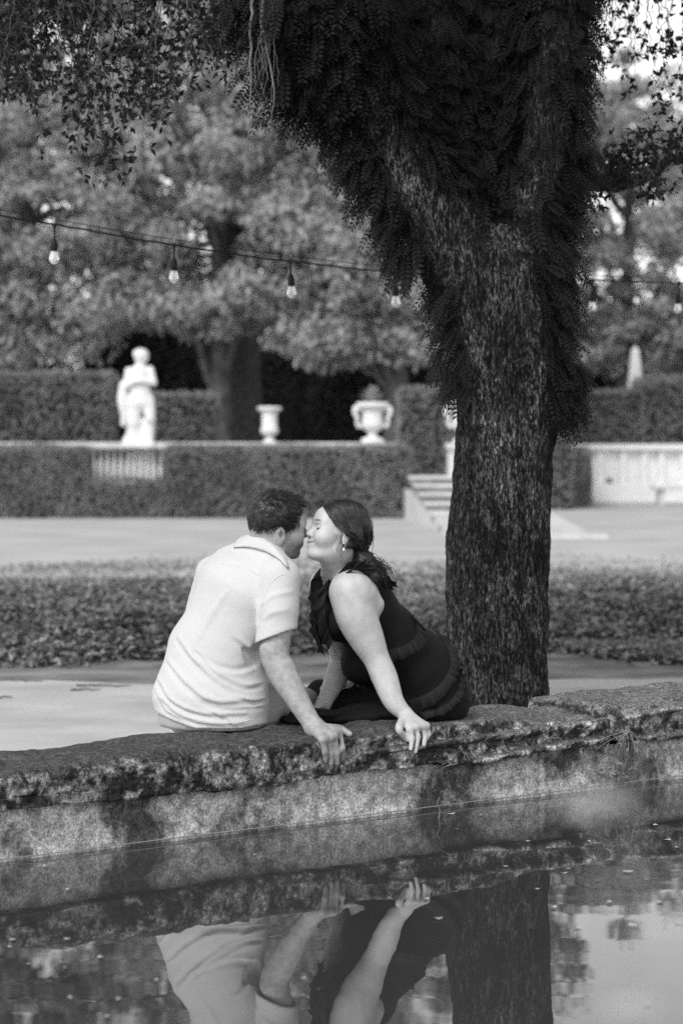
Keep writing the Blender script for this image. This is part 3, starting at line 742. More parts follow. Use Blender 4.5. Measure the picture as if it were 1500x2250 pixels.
tone = np.maximum(tone, .95*np.clip(1.4-np.abs(L[:, 2]-sm)/.0022, 0, 1)*np.clip((.033-np.abs(L[:, 1]))/.004, 0, 1)*(L[:, 0] > .07)*inh)
for y in (-1, 1): tone = np.maximum(tone, .75*blob(L, (.106, y*.008, -.0285), (.008, .006, .0035))*inh)
woman = obj('person', v, f, m_skin_w, attr={'tone': tone})
tag(woman, 'woman in sleeveless black ruffled dress leaning on one arm, eyes closed, kissing', 'person', 'couple kissing on the wall')
nails(tp, md, (0.1, -1, .35), .0078, woman, m_nail); nails([wth[3]], [wth[2]], (.1, -1, .5), .0085, woman, m_nail)
# ring
c = kn[2]*.75+md[2]*.25; d = unit(md[2]-kn[2]); s1 = unit(np.cross(d, [0, 0, 1.])); s2 = np.cross(d, s1); th = np.linspace(0, 2*np.pi, 18)
V, ff = tubes(c+.0108*(np.cos(th)[:, None]*s1+np.sin(th)[:, None]*s2), .0016, 5); rg = obj('ring', V, ff, m_gold, woman)
q = Fld(c-.02, c+.02, .0012); st = c+np.array([.003, -.009, .008]); q.ell(st, (.0038, .0034, .0038)); v, f = q.net(0); obj('gemstone', v, f, m_pearl, rg)

# dress
df = Fld((-.26, 8.30, .20), (.56, 9.30, 1.06), .0050)
ctr = [P(760, 1285, 8.63), P(790, 1335, 8.64), P(842, 1402, 8.72), P(905, 1476, 8.82), P(938, 1530, 8.85)]
rad = [(.135, .075), (.150, .118), (.152, .122), (.178, .150), (.194, .156)]
for i in range(4): df.ecap(ctr[i], ctr[i+1], rad[i], rad[i+1], (.35, -1, 0) if i < 2 else (.2, -1, 0), .04)
df.ell(P(738, 1370, 8.60), (.060, .10, .062), None, .04)                           # bust
df.ell(P(800, 1455, 8.72), (.085, .12, .085), None, .05)
df.chain([P(800, 1262, 8.585), P(770, 1268, 8.60), P(735, 1300, 8.55)], [.040, .046, .045], .03)          # near shoulder strap
df.chain([P(765, 1255, 8.68), P(722, 1270, 8.72), P(705, 1310, 8.70)], [.042, .045, .04], .03)
df.ell(wRS+np.array([.012, -.02, .0]), (.060, .06, .064), None, .03); df.cap(wRS+np.array([.01, -.05, -.02]), P(716, 1335, 8.66), .05, .055, .03)
# skirt over the thighs and spread on the stone
df.ecap(P(900, 1540, 8.86), P(765, 1540, 9.0), (.17, .105), (.14, .08), (0, 1, 0), .04)
df.ecap(P(800, 1545, 8.95), P(712, 1535, 9.03), (.15, .08), (.105, .07), (0, 1, 0), .04)
df.ecap(P(925, 1552, 8.80), P(770, 1572, 8.68), (.14, .065), (.11, .032), (0.2, 1, 0), .03)
df.ecap(P(800, 1572, 8.70), P(625, 1583, 8.60), (.12, .034), (.07, .016), (.3, 1, 0), .02)
df.ell(P(690, 1568, 8.58), (.09, .05, .018), None, .02)
df.ecap(P(700, 1520, 9.02), P(688, 1565, 8.98), (.06, .03), (.05, .03), (0, 1, 0), .03)
df.put(lambda x, y, z: (z-(TOP-.004))+0*x*y, df.lo, np.array([.6, 9.4, .32]), .012, 's')
# armhole, neckline
df.ell(P(786, 1302, 8.42), (.088, .085, .086), None, .008, 's')
df.ell(wn+np.array([-.035, -.01, .045]), (.062, .085, .10), None, .01, 's')
df.disp(lambda p: .0022*fbm(p*[11, 11, 11], 3, 3)+.003*np.abs(vnoise(np.stack([p[:, 0]*30+p[:, 2]*8, p[:, 1]*6, p[:, 2]*4], -1), 9))*np.clip((.47-p[:, 2])/.1, 0, 1))
v, f = df.net(2)
dress = obj('dress', v, f, m_dress, woman)
def ruffle(pts, width, direc, amp, waves, seed, out=.012, n=220, rows=9, depths=None, fld=None):
    """gathered soft strip sewn along a pixel path on the dress, hanging in direction direc and standing off the cloth"""
    fld = fld or df
    px = spline(np.array(pts, float), n)
    if depths is None: q = np.array([fld.hit(x, y) for x, y in px])
    else: q = np.array([P(x, y, d_) for (x, y), d_ in zip(px, spline(np.array(depths, float)[:, None], n)[:, 0])])
    for _ in range(30): q[1:-1] = .25*q[:-2]+.5*q[1:-1]+.25*q[2:]
    g = fld.grad(q); g = unit(g+np.array([0, -.3, 0]))
    for _ in range(20): g[1:-1] = .25*g[:-2]+.5*g[1:-1]+.25*g[2:]
    g = unit(g); d = spline(np.asarray(direc, float), n); d = unit(d-.6*(d*g).sum(1, keepdims=True)*g); tg = unit(np.gradient(q, axis=0))
    u = np.linspace(0, 1, n); ph = waves*(u+.10*vnoise(np.stack([u*6, u*0, u*0], -1), seed))
    wv = np.sin(2*np.pi*ph)+.3*np.sin(2*np.pi*ph*1.7+seed); am = amp*(.55+.6*np.abs(vnoise(np.stack([u*8, u*0+9, u*0], -1), seed+2)))
    wd = width*(1+.18*vnoise(np.stack([u*7, u*0+3, u*0], -1), seed+1))*np.clip(np.minimum(u, 1-u)/.06, .25, 1)
    Vr = []
    for r_ in np.linspace(0, 1, rows):
        fl = out*math.sin(min(r_*1.7, 1.57))*(1-.35*r_*r_)
        Vr.append(q+d*(wd*r_)[:, None]+g*(.001+fl+am*(.25+.75*r_)*min(r_*4, 1)*wv)[:, None]+tg*(am*.35*r_*np.cos(2*np.pi*ph))[:, None])
    o = obj('ruffle', np.array(Vr).reshape(-1, 3), gridf(rows, n), m_ruffle, dress)
    s_ = o.modifiers.new('thick', 'SOLIDIFY'); s_.thickness = .0014; return o
# shoulder ruffle standing along the armhole, over the back
ruffle([(742, 1266), (765, 1252), (795, 1252), (822, 1270), (850, 1292)], .050, [(.1, -.5, .4), (.3, -.3, .35), (.7, -.2, .2), (.9, 0, .05), (.9, -.1, -.1)], .006, 7, 3, .016, depths=[8.475, 8.455, 8.46, 8.49, 8.53])
ruffle([(748, 1266), (772, 1254), (800, 1256), (825, 1275), (846, 1296)], .044, [(.3, -.6, .2), (.4, -.4, .3), (.8, -.2, .1), (.9, 0, -.1), (.9, -.1, -.2)], .006, 7, 5, .012, depths=[8.465, 8.445, 8.45, 8.48, 8.52])
# chest ruffles hanging in front
ruffle([(716, 1258), (704, 1300), (706, 1350), (712, 1395)], .046, [(-.7, -.1, -.3), (-.8, -.1, -.5), (-.7, -.1, -.8), (-.4, -.1, -1)], .011, 4, 8, .010, depths=[8.62, 8.56, 8.53, 8.53])
ruffle([(728, 1275), (716, 1320), (720, 1370), (730, 1405)], .046, [(-.6, -.3, -.4), (-.7, -.3, -.6), (-.6, -.3, -.8), (-.2, -.3, -1)], .011, 4, 18, .012, depths=[8.53, 8.50, 8.50, 8.51])
ruffle([(700, 1330), (696, 1370), (702, 1405), (712, 1425)], .030, [(-.7, -.2, -.5), (-.7, -.2, -.7), (-.4, -.2, -1), (.1, -.2, -1)], .010, 3, 28, .008, depths=[8.53, 8.50, 8.50, 8.51])
# waist, hip and skirt tiers
ruffle([(900, 1352), (915, 1376), (910, 1400), (885, 1418), (850, 1428)], .050, [(.7, -.1, -.5), (.55, -.1, -.7), (.35, 0, -.8), (.15, 0, -1), (.1, 0, -1)], .0065, 8, 21, .013)
ruffle([(955, 1388), (982, 1425), (988, 1462), (968, 1500), (932, 1526), (895, 1538)], .044, [(.8, -.1, -.3), (.85, -.1, -.5), (.8, 0, -.6), (.5, 0, -.9), (.2, 0, -1), (.1, 0, -1)], .0065, 11, 31, .013)
ruffle([(995, 1450), (1008, 1492), (996, 1530), (964, 1554), (920, 1564)], .030, [(.8, -.1, -.4), (.7, 0, -.6), (.5, 0, -.8), (.2, 0, -1), (.1, 0, -1)], .006, 9, 41, .011)
ruffle([(870, 1440), (905, 1458), (935, 1490), (945, 1530)], .0, [(0, 0, -1)]*4, .0, 4, 51, .003, n=50) if False else None
for kne in wK:
    an = kne+np.array([.03, .08, 0]); an[2] = GZ+.06
    q = Fld(an-[.14, .08, .09], an+[.09, .22, .05], .006)
    q.cap(an-[0, 0, .02], an+np.array([-.055, .125, -.035]), .040, .030, .02); q.put(lambda x, y, z: z-(GZ+.008)+0*x*y, q.lo, q.lo+q.h*q.n, .004, 's'); v, f = q.net(1); obj('shoe', v, f, m_shoe, woman)

# hair: smooth cap swept back from the parting, low knot with loose curls
hf = Fld(wh.o-[.20, .20, .24], wh.o+[.24, .24, .20], .0036)
wh.E(hf, CE+[-.004, 0, .004], CR+[.012, .010, .012], .01)
wh.E(hf, (.05, 0, .076), (.036, .05, .035), .02)
wh.E(hf, (-.070, 0, -.012), (.036, .052, .045), .03)
wh.E(hf, (-.02, .07, .0), (.045, .018, .05), .02); wh.E(hf, (-.02, -.07, .0), (.045, .018, .05), .02)
def hl2(x, y, z):
    q = np.stack(np.broadcast_arrays(x, y, z), -1); l = wh.l(q.reshape(-1, 3)); ay = np.abs(l[:, 1])
    bx = .083-.55*np.clip(ay-.006, 0, 1)-.05*np.clip((.05-l[:, 2])/.05, 0, 1)       # hairline leaves the parting and runs to the ear
    d = bx-l[:, 0]; d = np.minimum(d, l[:, 2]+.052-.25*np.clip(-l[:, 0], 0, 1)*0+.2*np.clip(-l[:, 0]-.02, 0, 1))
    return d.reshape(q.shape[:-1]).astype(np.float32)
hf.put(hl2, hf.lo, hf.lo+hf.h*hf.n, .012, 's')
GA = np.array([-.088, .0, -.046]); KN = np.array([-.112, .010, -.066])                       # the knot
wh.E(hf, KN, (.042, .048, .038), .02); wh.E(hf, KN+[-.03, .01, -.025], (.036, .036, .032), .02); hf.ell(wh.w(KN+[-.03, .01, -.03])+[.022, -.01, -.02], (.026, .022, .022), None, .02)
hf.disp(lambda p: .0018*vnoise(wh.l(p)*[40, 160, 160], 4))
v, f = hf.net(1); parts = [(v, f)]
n = 2300
a = RNG.uniform(0, 1, n); sgn = np.where(RNG.uniform(size=n) < .78, 1, -1)       # mostly her left, the side towards us
x0 = .086-.178*a; zt = CE[2]+CR[2]*np.sqrt(np.clip(1-((x0-CE[0])/(CR[0]+.012))**2, .02, 1))+.010
st = np.stack([x0, sgn*.004+.006*RNG.normal(size=n)*.3, zt], -1)
front = RNG.uniform(size=n) < .35
aa = RNG.uniform(0, 1, n)
st[front] = np.stack([.084-.052*aa, sgn*(.01+.068*aa), .098-.075*aa], -1)[front]
endp = GA+RNG.normal(size=(n, 3))*[.007, .010, .010]; endp[:, 1] += sgn*.014
k_ = 9; tt = np.linspace(0, 1, k_)[None, :, None]
C = st[:, None]*(1-tt)+endp[:, None]*tt+np.array([0, 0, .03])*np.sin(np.pi*tt)*0
C[..., 0] -= .03*np.sin(np.pi*np.linspace(0, 1, k_)**1.6)[None]*a[:, None]; C[..., 1] += (sgn[:, None]*.05*np.sin(np.pi*np.linspace(0, 1, k_)**.8)[None])
l = C-CE; rr_ = np.linalg.norm(l/(CR+[.013, .011, .013]), axis=-1, keepdims=True)
onto = CE+l/np.maximum(rr_, 1e-6)
wgt = np.where(rr_ < 1.0, 1., np.clip(1-(rr_-1)*3, 0, 1))*(1-np.clip((tt-.82)/.18, 0, 1))
C = C*(1-wgt)+onto*wgt+RNG.normal(size=(n, 1, 3))*.0016
parts.append(tubes(wh.w(C.reshape(-1, 3)).reshape(C.shape), np.full((n, k_), .0013)*(1-.3*tt[..., 0]), 3))
n = 620; th0 = RNG.uniform(0, 6.28, n); ph = RNG.uniform(-1, 1, n); k_ = 10; s_ = np.linspace(0, 1, k_)
ang = th0[:, None]+s_[None]*RNG.uniform(1.5, 3.2, n)[:, None]
rad_ = .040*np.sqrt(np.clip(1-ph**2*.8, .1, 1))[:, None]*(1+.1*RNG.normal(size=(n, 1)))
C = KN+np.stack([ph[:, None]*.030+0*ang, np.cos(ang)*rad_*1.05, np.sin(ang)*rad_*.9], -1)+np.array([-.015, .005, -.014])*RNG.uniform(0, 1.6, (n, 1, 1))
parts.append(tubes(wh.w(C.reshape(-1, 3)).reshape(C.shape), .0015, 3))
n = 230; k_ = 14; s_ = np.linspace(0, 1, k_)[None, :, None]                 # loose curls falling onto the shoulder
C = (wh.w(KN+[-.02, .012, -.012])+RNG.normal(size=(n, 1, 3))*.014)+np.array([.058, -.012, -.012])*s_*RNG.uniform(.2, 1.1, (n, 1, 1))+np.array([0, 0, -.02])*s_**2
C = C+.018*s_*np.stack([np.cos(s_[..., 0]*7+th0[:n, None]), np.sin(s_[..., 0]*7+th0[:n, None]), np.cos(s_[..., 0]*9+th0[:n, None]*2)], -1)
parts.append(tubes(C, .0013*(1-.6*s_[..., 0]), 3))
n = 11; s_ = np.linspace(0, 1, k_)[None, :, None]; th1 = RNG.uniform(0, 6, (n, 1))   # wisps by the ear
C = wh.w((.012, .078, .0))+RNG.normal(size=(n, 1, 3))*[.008, .003, .008]+np.array([-.012, -.006, -.10])*s_*RNG.uniform(.4, 1, (n, 1, 1))+.005*np.stack([np.sin(s_[..., 0]*5+th1), 0*s_[..., 0]+0*th1, 0*s_[..., 0]+0*th1], -1)
parts.append(tubes(C, .0005, 3))
V, ff = join(parts); obj('hair', V, ff, m_hair_w, woman)
# drop earring
e0 = wh.w((-.004, .086, -.036)); th = np.linspace(0, 2*np.pi, 14)
V, ff = tubes(e0+np.stack([.006*np.cos(th), 0*th, .007*np.sin(th)-.004], -1), .0012, 4); er = obj('earring', V, ff, m_gold, woman)
q = Fld(e0-[.012, .012, .03], e0+.012, .0012); q.ell(e0+[0, 0, -.0185], (.0045, .0045, .006)); v, f = q.net(0); obj('pearl', v, f, m_pearl, er)
# ------------------------------------------------------------ the big tree, its ferns and hanging sprays
TY = 10.25
def bark_mat(name, dark, light, patch_c):
    m = bpy.data.materials.new(name); m.use_nodes = True; t = m.node_tree; b = t.nodes['Principled BSDF']
    b.inputs['Roughness'].default_value = .9; b.inputs['Specular IOR Level'].default_value = .2
    tc = t.nodes.new('ShaderNodeTexCoord')
    def noise(s, st, d=5, rough=.65):
        mp = t.nodes.new('ShaderNodeMapping'); mp.inputs['Scale'].default_value = st; t.links.new(tc.outputs['Object'], mp.inputs[0])
        n = t.nodes.new('ShaderNodeTexNoise'); n.inputs['Scale'].default_value = s; n.inputs['Detail'].default_value = d; n.inputs['Roughness'].default_value = rough; n.inputs['Distortion'].default_value = .6
        t.links.new(mp.outputs[0], n.inputs['Vector']); return n.outputs[0]
    def mr(i, a, b_, c, d):
        r = t.nodes.new('ShaderNodeMapRange'); r.inputs[1].default_value = a; r.inputs[2].default_value = b_; r.inputs[3].default_value = c; r.inputs[4].default_value = d; t.links.new(i, r.inputs[0]); return r.outputs[0]
    def mul(a, b_):
        x = t.nodes.new('ShaderNodeMath'); x.operation = 'MULTIPLY'; t.links.new(a, x.inputs[0]); t.links.new(b_, x.inputs[1]); return x.outputs[0]
    fl = noise(210, (1, 1, .22)); co = noise(90, (1, 1, .2)); pt = noise(3.2, (1, 1, .6), 4); pt2 = noise(14, (1, 1, .4), 4)
    base = mr(fl, .46, .62, dark, light); base = mul(base, mr(co, .44, .58, .12, 1.6)); base = mul(base, mr(pt, .38, .64, .35, 1.9)); base = mul(base, mr(pt2, .4, .65, .6, 1.6))
    cx = t.nodes.new('ShaderNodeCombineColor')
    for i in range(3): t.links.new(base, cx.inputs[i])
    t.links.new(cx.outputs[0], b.inputs['Base Color'])
    bp = t.nodes.new('ShaderNodeBump'); bp.inputs['Strength'].default_value = 1; bp.inputs['Distance'].default_value = .01
    ad = t.nodes.new('ShaderNodeMath'); t.links.new(co, ad.inputs[0]); t.links.new(fl, ad.inputs[1]); t.links.new(ad.outputs[0], bp.inputs['Height']); t.links.new(bp.outputs[0], b.inputs['Normal'])
    return m
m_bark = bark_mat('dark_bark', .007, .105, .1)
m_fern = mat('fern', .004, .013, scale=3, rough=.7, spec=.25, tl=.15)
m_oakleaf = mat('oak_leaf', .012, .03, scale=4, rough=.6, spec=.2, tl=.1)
m_twig = mat('twig', .07, .12, scale=20, rough=.9)
tree = thing('oak_tree', P(1105, 1000, TY)*[1, 1, 0]+[0, 0, GZ], 'massive dark forked tree hung with ferns behind the wall', 'tree')
LIMBS = []
def limb(name, pts, seed, na=110, step=.011, amp=.009):
    """pts: (px, py, half width px, depth)"""
    pts = np.array(pts, float); c = np.array([P(a, b_, d) for a, b_, r, d in pts]); r = pts[:, 2]/F*pts[:, 3]
    Lt = np.linalg.norm(np.diff(c, axis=0), axis=1).sum(); n = int(Lt/step)
    q = spline(np.concatenate([c, r[:, None]], 1), n); c, r = q[:, :3], q[:, 3]
    T = unit(np.gradient(c, axis=0)); S = unit(np.cross(T, np.array([0, 1., 0])+0*T)); B = np.cross(T, S)
    a = np.linspace(0, 2*np.pi, na, endpoint=False)
    dirs = np.cos(a)[None, :, None]*S[:, None]+np.sin(a)[None, :, None]*B[:, None]
    s_ = np.cumsum(np.concatenate([[0], np.linalg.norm(np.diff(c, axis=0), axis=1)]))
    q = np.stack(np.broadcast_arrays(np.cos(a)[None]*r[:, None], np.sin(a)[None]*r[:, None], s_[:, None]), -1)
    rid = 1-np.abs(vnoise(q*[34, 34, 9]+fbm(q*6, 2, seed)[..., None]*.8, seed))
    rid2 = 1-np.abs(vnoise(q*[70, 70, 26], seed+3))
    d = amp*(rid-.75)*1.5+amp*.6*(rid2-.7)+.05*r[:, None]*fbm(q*[3, 3, 2], 3, seed+6)+.012*fbm(q*[8, 8, 5], 2, seed+8)
    V = c[:, None]+dirs*(r[:, None]+d)[..., None]
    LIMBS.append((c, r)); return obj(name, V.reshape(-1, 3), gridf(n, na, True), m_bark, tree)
limb('trunk', [(1104, 1690, 140, TY), (1100, 1620, 122, TY), (1098, 1540, 113, TY), (1093, 1400, 113, TY), (1094, 1300, 112, TY), (1100, 1100, 107, TY), (1105, 1000, 105, TY), (1113, 920, 108, TY), (1114, 840, 118, TY),
               (1100, 740, 128, TY), (1088, 650, 130, TY), (1085, 570, 118, TY), (1090, 500, 90, TY)], 3, 180, .008)
limb('limb', [(1075, 720, 105, TY), (1040, 620, 105, TY-.02), (985, 520, 88, TY-.08), (925, 420, 74, TY-.12), (870, 320, 68, TY-.14), (810, 220, 72, TY-.16), (755, 130, 95, TY-.2), (705, 50, 120, TY-.24), (670, -50, 125, TY-.26), (620, -190, 105, TY-.28), (540, -400, 85, TY-.28), (450, -700, 60, TY-.25)], 13)
limb('limb', [(1100, 720, 100, TY+.03), (1125, 600, 95, TY+.05), (1160, 460, 78, TY+.06), (1190, 330, 70, TY+.08), (1205, 200, 68, TY+.1), (1222, 80, 66, TY+.12), (1245, -60, 64, TY+.15), (1300, -260, 58, TY+.2), (1390, -650, 44, TY+.3)], 23)
limb('limb', [(1090, 640, 90, TY+.08), (1065, 480, 82, TY+.12), (1020, 330, 84, TY+.18), (965, 190, 92, TY+.22), (910, 60, 100, TY+.25), (860, -60, 78, TY+.3), (800, -220, 70, TY+.35), (720, -600, 50, TY+.5)], 33)
limb('limb', [(1150, 560, 70, TY+.14), (1130, 380, 66, TY+.25), (1105, 200, 72, TY+.3), (1085, 20, 78, TY+.33), (1060, -160, 56, TY+.4), (1050, -620, 40, TY+.6)], 43)
limb('branch', [(600, -230, 50, TY-.25), (420, -290, 46, TY-.2), (100, -220, 40, TY-.1), (-120, -140, 30, TY+.1), (-300, -160, 20, TY+.2)], 53, 40, .02, .004)
limb('branch', [(1250, -90, 40, TY+.15), (1380, -130, 30, TY+.5), (1560, -130, 24, TY+.9), (1760, -160, 16, TY+1.2)], 63, 40, .02, .004)
limb('branch', [(1200, 330, 22, TY+.2), (1290, 400, 16, TY+.6), (1400, 395, 12, TY+.9), (1480, 350, 9, TY+1.1), (1580, 320, 7, TY+1.3)], 73, 24, .02, .003)
# snapped side knob on the right of the trunk
limb('knob', [(1120, 960, 60, TY), (1190, 890, 45, TY), (1226, 830, 30, TY), (1236, 790, 16, TY)], 83, 90, .007, .006)

# fern fronds: one template of paired leaflets, bent and drooping
def frond_template(npair=9):
    v, f = [], []
    for i in range(npair):
        x = .10+.84*i/npair; w_ = .23*math.sin(math.pi*(.16+.80*(1-i/npair)))**.8
        for sgn in (-1, 1):
            b_ = len(v); v += [(x-.024, sgn*.006, 0), (x-.006, sgn*w_*.6, .006), (x+.050, sgn*w_, -.012), (x+.046, sgn*w_*.4, 0)]
            f += [(b_, b_+1, b_+3), (b_+1, b_+2, b_+3)] if sgn > 0 else [(b_, b_+3, b_+1), (b_+1, b_+3, b_+2)]
    for i in range(2):
        b_ = len(v); x0, x1 = i/2, (i+1)/2; v += [(x0, -.006, 0), (x0, .006, 0), (x1, .005, 0), (x1, -.005, 0)]; f += [(b_, b_+1, b_+2), (b_, b_+2, b_+3)]
    return np.array(v), np.array(f)
FV, FF = frond_template()
def fronds(base, d, nrm, L, droop):
    n = len(base); d = unit(d); s = unit(np.cross(d, nrm)); u = np.cross(s, d)
    x, y, z = FV[:, 0], FV[:, 1], FV[:, 2]
    V = base[:, None]+L[:, None, None]*(x[None, :, None]*d[:, None]+y[None, :, None]*s[:, None]+z[None, :, None]*u[:, None])
    V = V+(L*droop)[:, None, None]*(x**2)[None, :, None]*np.array([0, 0, -1.])
    return V.reshape(-1, 3), (FF[None]+(np.arange(n)*len(FV))[:, None, None]).reshape(-1, 3)
bases, dirs = [], []
def ferns_on(li, t0, t1, n, bias, spread=1.0, off=0.0):
    """fronds rooted on limb li between fractions t0..t1 of its length; bias = preferred outward direction"""
    c, r = LIMBS[li]; i = (RNG.uniform(t0, t1, n)*(len(c)-1)).astype(int)
    T = unit(np.gradient(c, axis=0))[i]; o = randdir(n)*spread+np.asarray(bias, float); o = unit(o-(o*T).sum(1, keepdims=True)*T)
    bases.append(c[i]+o*(r[i]*(.92+off*RNG.uniform(0, 1, n)))[:, None]); dirs.append(o)
ferns_on(1, .18, .52, 520, (-1, -.25, -.25), .6, .35)      # hanging off the left limb
ferns_on(1, .18, .55, 330, (-.9, -.2, -.9), .5, .8)
ferns_on(1, .52, .92, 900, (-.3, -.3, -1), .6, .35)
ferns_on(1, .55, .92, 700, (-.2, -.2, -1), .4, .9)
ferns_on(1, .5, .92, 500, (-.1, -.9, .5), .7, .1)
ferns_on(1, .70, .92, 260, (-1, -.2, -.3), .5, .4)
ferns_on(1, .25, .80, 600, (.6, -.4, .8), .6, .8)
ferns_on(0, .66, .98, 240, (-1, -.5, 0), .45, .15)
ferns_on(0, .58, .98, 420, (1, -.4, 0), .45, .2)
ferns_on(8, .4, 1., 200, (1, -.5, 0), .7, .6)
ferns_on(2, .05, .95, 800, (1, -.3, 0), .6, .1)
ferns_on(2, .05, .42, 420, (1, -.2, -.2), .6, .5)
ferns_on(2, .1, .95, 330, (-.2, -1, 0), .8, .1)
ferns_on(1, .45, .95, 500, (-.2, -1, .3), .7, .1)
ferns_on(3, .1, .95, 1500, (-.1, -1, .1), 1.0, .5)
ferns_on(4, .1, .95, 1300, (.0, -1, 0), 1.0, .9)
ferns_on(2, .2, .95, 500, (-1, -.2, 0), .6, .8)
base = np.concatenate(bases); o = np.concatenate(dirs); n = len(base)
d = unit(o*RNG.uniform(.5, 1.1, (n, 1))+np.array([0, -.15, -.6])+.6*randdir(n))
V, f = fronds(base, d, unit(o+np.array([0, -.3, .5])+.3*randdir(n)), RNG.uniform(.045, .14, n), RNG.uniform(.1, .9, n))
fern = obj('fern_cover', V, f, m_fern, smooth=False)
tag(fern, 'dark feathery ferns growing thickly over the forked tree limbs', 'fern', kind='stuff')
# strap-leaved air plant on the left of the trunk
air = thing('strap_leaf_plant', P(1000, 770, TY-.1), 'strap-leaved air plant with arching blades on the trunk side', 'plant')
for j, (dx, dy) in enumerate([(-62, 70), (-48, 40), (-36, 95), (-22, 75), (-10, 110), (-55, 20)]):
    q = spline([P(1008, 785, TY-.12), P(1008+dx*.5, 785-22, TY-.16), P(1008+dx*.9, 785+dy*.25, TY-.18), P(1008+dx, 785+dy, TY-.2)], 12)
    T = unit(np.gradient(q, axis=0)); S = unit(np.cross(T, np.array([0, 1., .2])+0*T)); wd = .0065*np.sin(np.linspace(.5, 3.0, 12))[:, None]
    obj('blade', np.stack([q-S*wd, q+np.array([0, .003, 0]), q+S*wd], 1).reshape(-1, 3), gridf(12, 3), m_fern, air)
# aerial roots dangling from the left limb
m_root = mat('pale_root', .10, .2, scale=30, rough=.9)
roots = thing('hanging_root', P(590, 20, TY-.35), 'pale shaggy aerial root dangling from the left limb', 'root')
for j in range(12):
    x0 = 588+RNG.normal()*9; y1 = RNG.uniform(120, 300) if j > 2 else 315
    q = spline([P(x0, -30, TY-.62), P(x0+RNG.normal()*7, 60, TY-.62), P(x0+RNG.normal()*14-6, 60+(y1-60)*.5, TY-.62), P(x0+RNG.normal()*16-8, y1, TY-.62)], 14)
    q[1:] += RNG.normal(size=(13, 3))*.003
    V, f = tubes(q, np.linspace(.009 if j < 2 else .0022, .0007, 14), 5); obj('root_strand', V, f, m_root, roots)

# leaf sprays hanging into the frame
def sprays(starts, leaves_per, Lmin, Lmax, droop=(0, 0, -1.)):
    tw, lb, ld = [], [], []
    for (p0, p1) in starts:
        n = max(int(np.linalg.norm(p1-p0)/.012), 6); q = p0+(p1-p0)*np.linspace(0, 1, n)[:, None]
        wob = np.cumsum(RNG.normal(size=(n, 3))*.006, 0); q = q+wob-wob[0]
        tw.append(tubes(q, np.linspace(.0035, .0010, n), 4))
        for _ in range(leaves_per):
            i = RNG.integers(n//5, n); side = randdir(1)[0]; 
            k = RNG.integers(2, 6); tip = q[i]+unit(side+np.array([0, 0, -.4]))*RNG.uniform(.03, .10)
            tw.append(tubes(np.stack([q[i], (q[i]+tip)/2+RNG.normal(size=3)*.004, tip]), [.0014, .0011, .0007], 3))
            for s_ in range(k):
                lb.append(q[i]+(tip-q[i])*RNG.uniform(.3, 1)); ld.append(unit(side*.6+randdir(1)[0]+np.array([0, 0, -.35])))
    lb, ld = np.array(lb), np.array(ld); n = len(lb)
    V, f = leafmesh(lb, ld, unit(randdir(n)+np.array([0, 0, .9])), RNG.uniform(Lmin, Lmax, n), RNG.uniform(Lmin, Lmax, n)*.52, .12, RNG.uniform(-.1, .3, (n, 1)))
    return tw, (V, f)
st = []
for j in range(95):
    x = RNG.uniform(-60, 500); Y = RNG.uniform(9.7, 11.6)
    y1 = 60+260*math.exp(-((x-230)/190)**2)*RNG.uniform(.55, 1.25)+RNG.uniform(-30, 70)
    st.append((P(x+RNG.normal()*60, -150, Y), P(x, y1, Y)))
for j in range(14):
    x = RNG.uniform(0, 90); st.append((P(x-40, -150, 10.4), P(x, RNG.uniform(130, 245), RNG.uniform(9.9, 10.8))))
tw, lf = sprays(st, 13, .028, .052)
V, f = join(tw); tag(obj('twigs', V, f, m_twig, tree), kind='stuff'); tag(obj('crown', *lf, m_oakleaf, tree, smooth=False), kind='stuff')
st = []
for j in range(40):
    x = RNG.uniform(1270, 1560); Y = RNG.uniform(10.4, 12.6); y1 = RNG.uniform(60, 240)+(120 if x > 1440 else 0)
    if 1340 < x < 1440 and RNG.uniform() < .75: continue
    st.append((P(x+RNG.normal()*40+30, -140, Y), P(x, y1, Y)))
for j in range(30):
    x = RNG.uniform(1290, 1540); Y = RNG.uniform(10.6, 11.9); yb = 395-60*max(0, (x-1400)/100)
    st.append((P(x, yb-RNG.uniform(0, 60), Y), P(x+RNG.normal()*40, yb+RNG.uniform(-120, 50), Y)))
tw, lf = sprays(st, 11, .028, .05)
V, f = join(tw); tag(obj('twigs', V, f, m_twig, tree), kind='stuff'); tag(obj('crown', *lf, m_oakleaf, tree, smooth=False), kind='stuff')
# the crown above the frame that keeps the limbs in shade
n = 22000; d_ = randdir(n); p = np.array([.7, 11.0, 5.6])+d_*np.array([4.6, 3.0, 1.15])*RNG.uniform(.5, 1, (n, 1))**.5
p = p[(p[:, 2] > 4.4+.2*(p[:, 1]-10)) & (p[:, 1] > 8.9)]; n = len(p)
V, f = leafmesh(p, randdir(n), unit(randdir(n)+[0, 0, 1.2]), RNG.uniform(.10, .2, n), .09, far=True); tag(obj('crown', V, f, m_oakleaf, tree, smooth=False), kind='stuff')

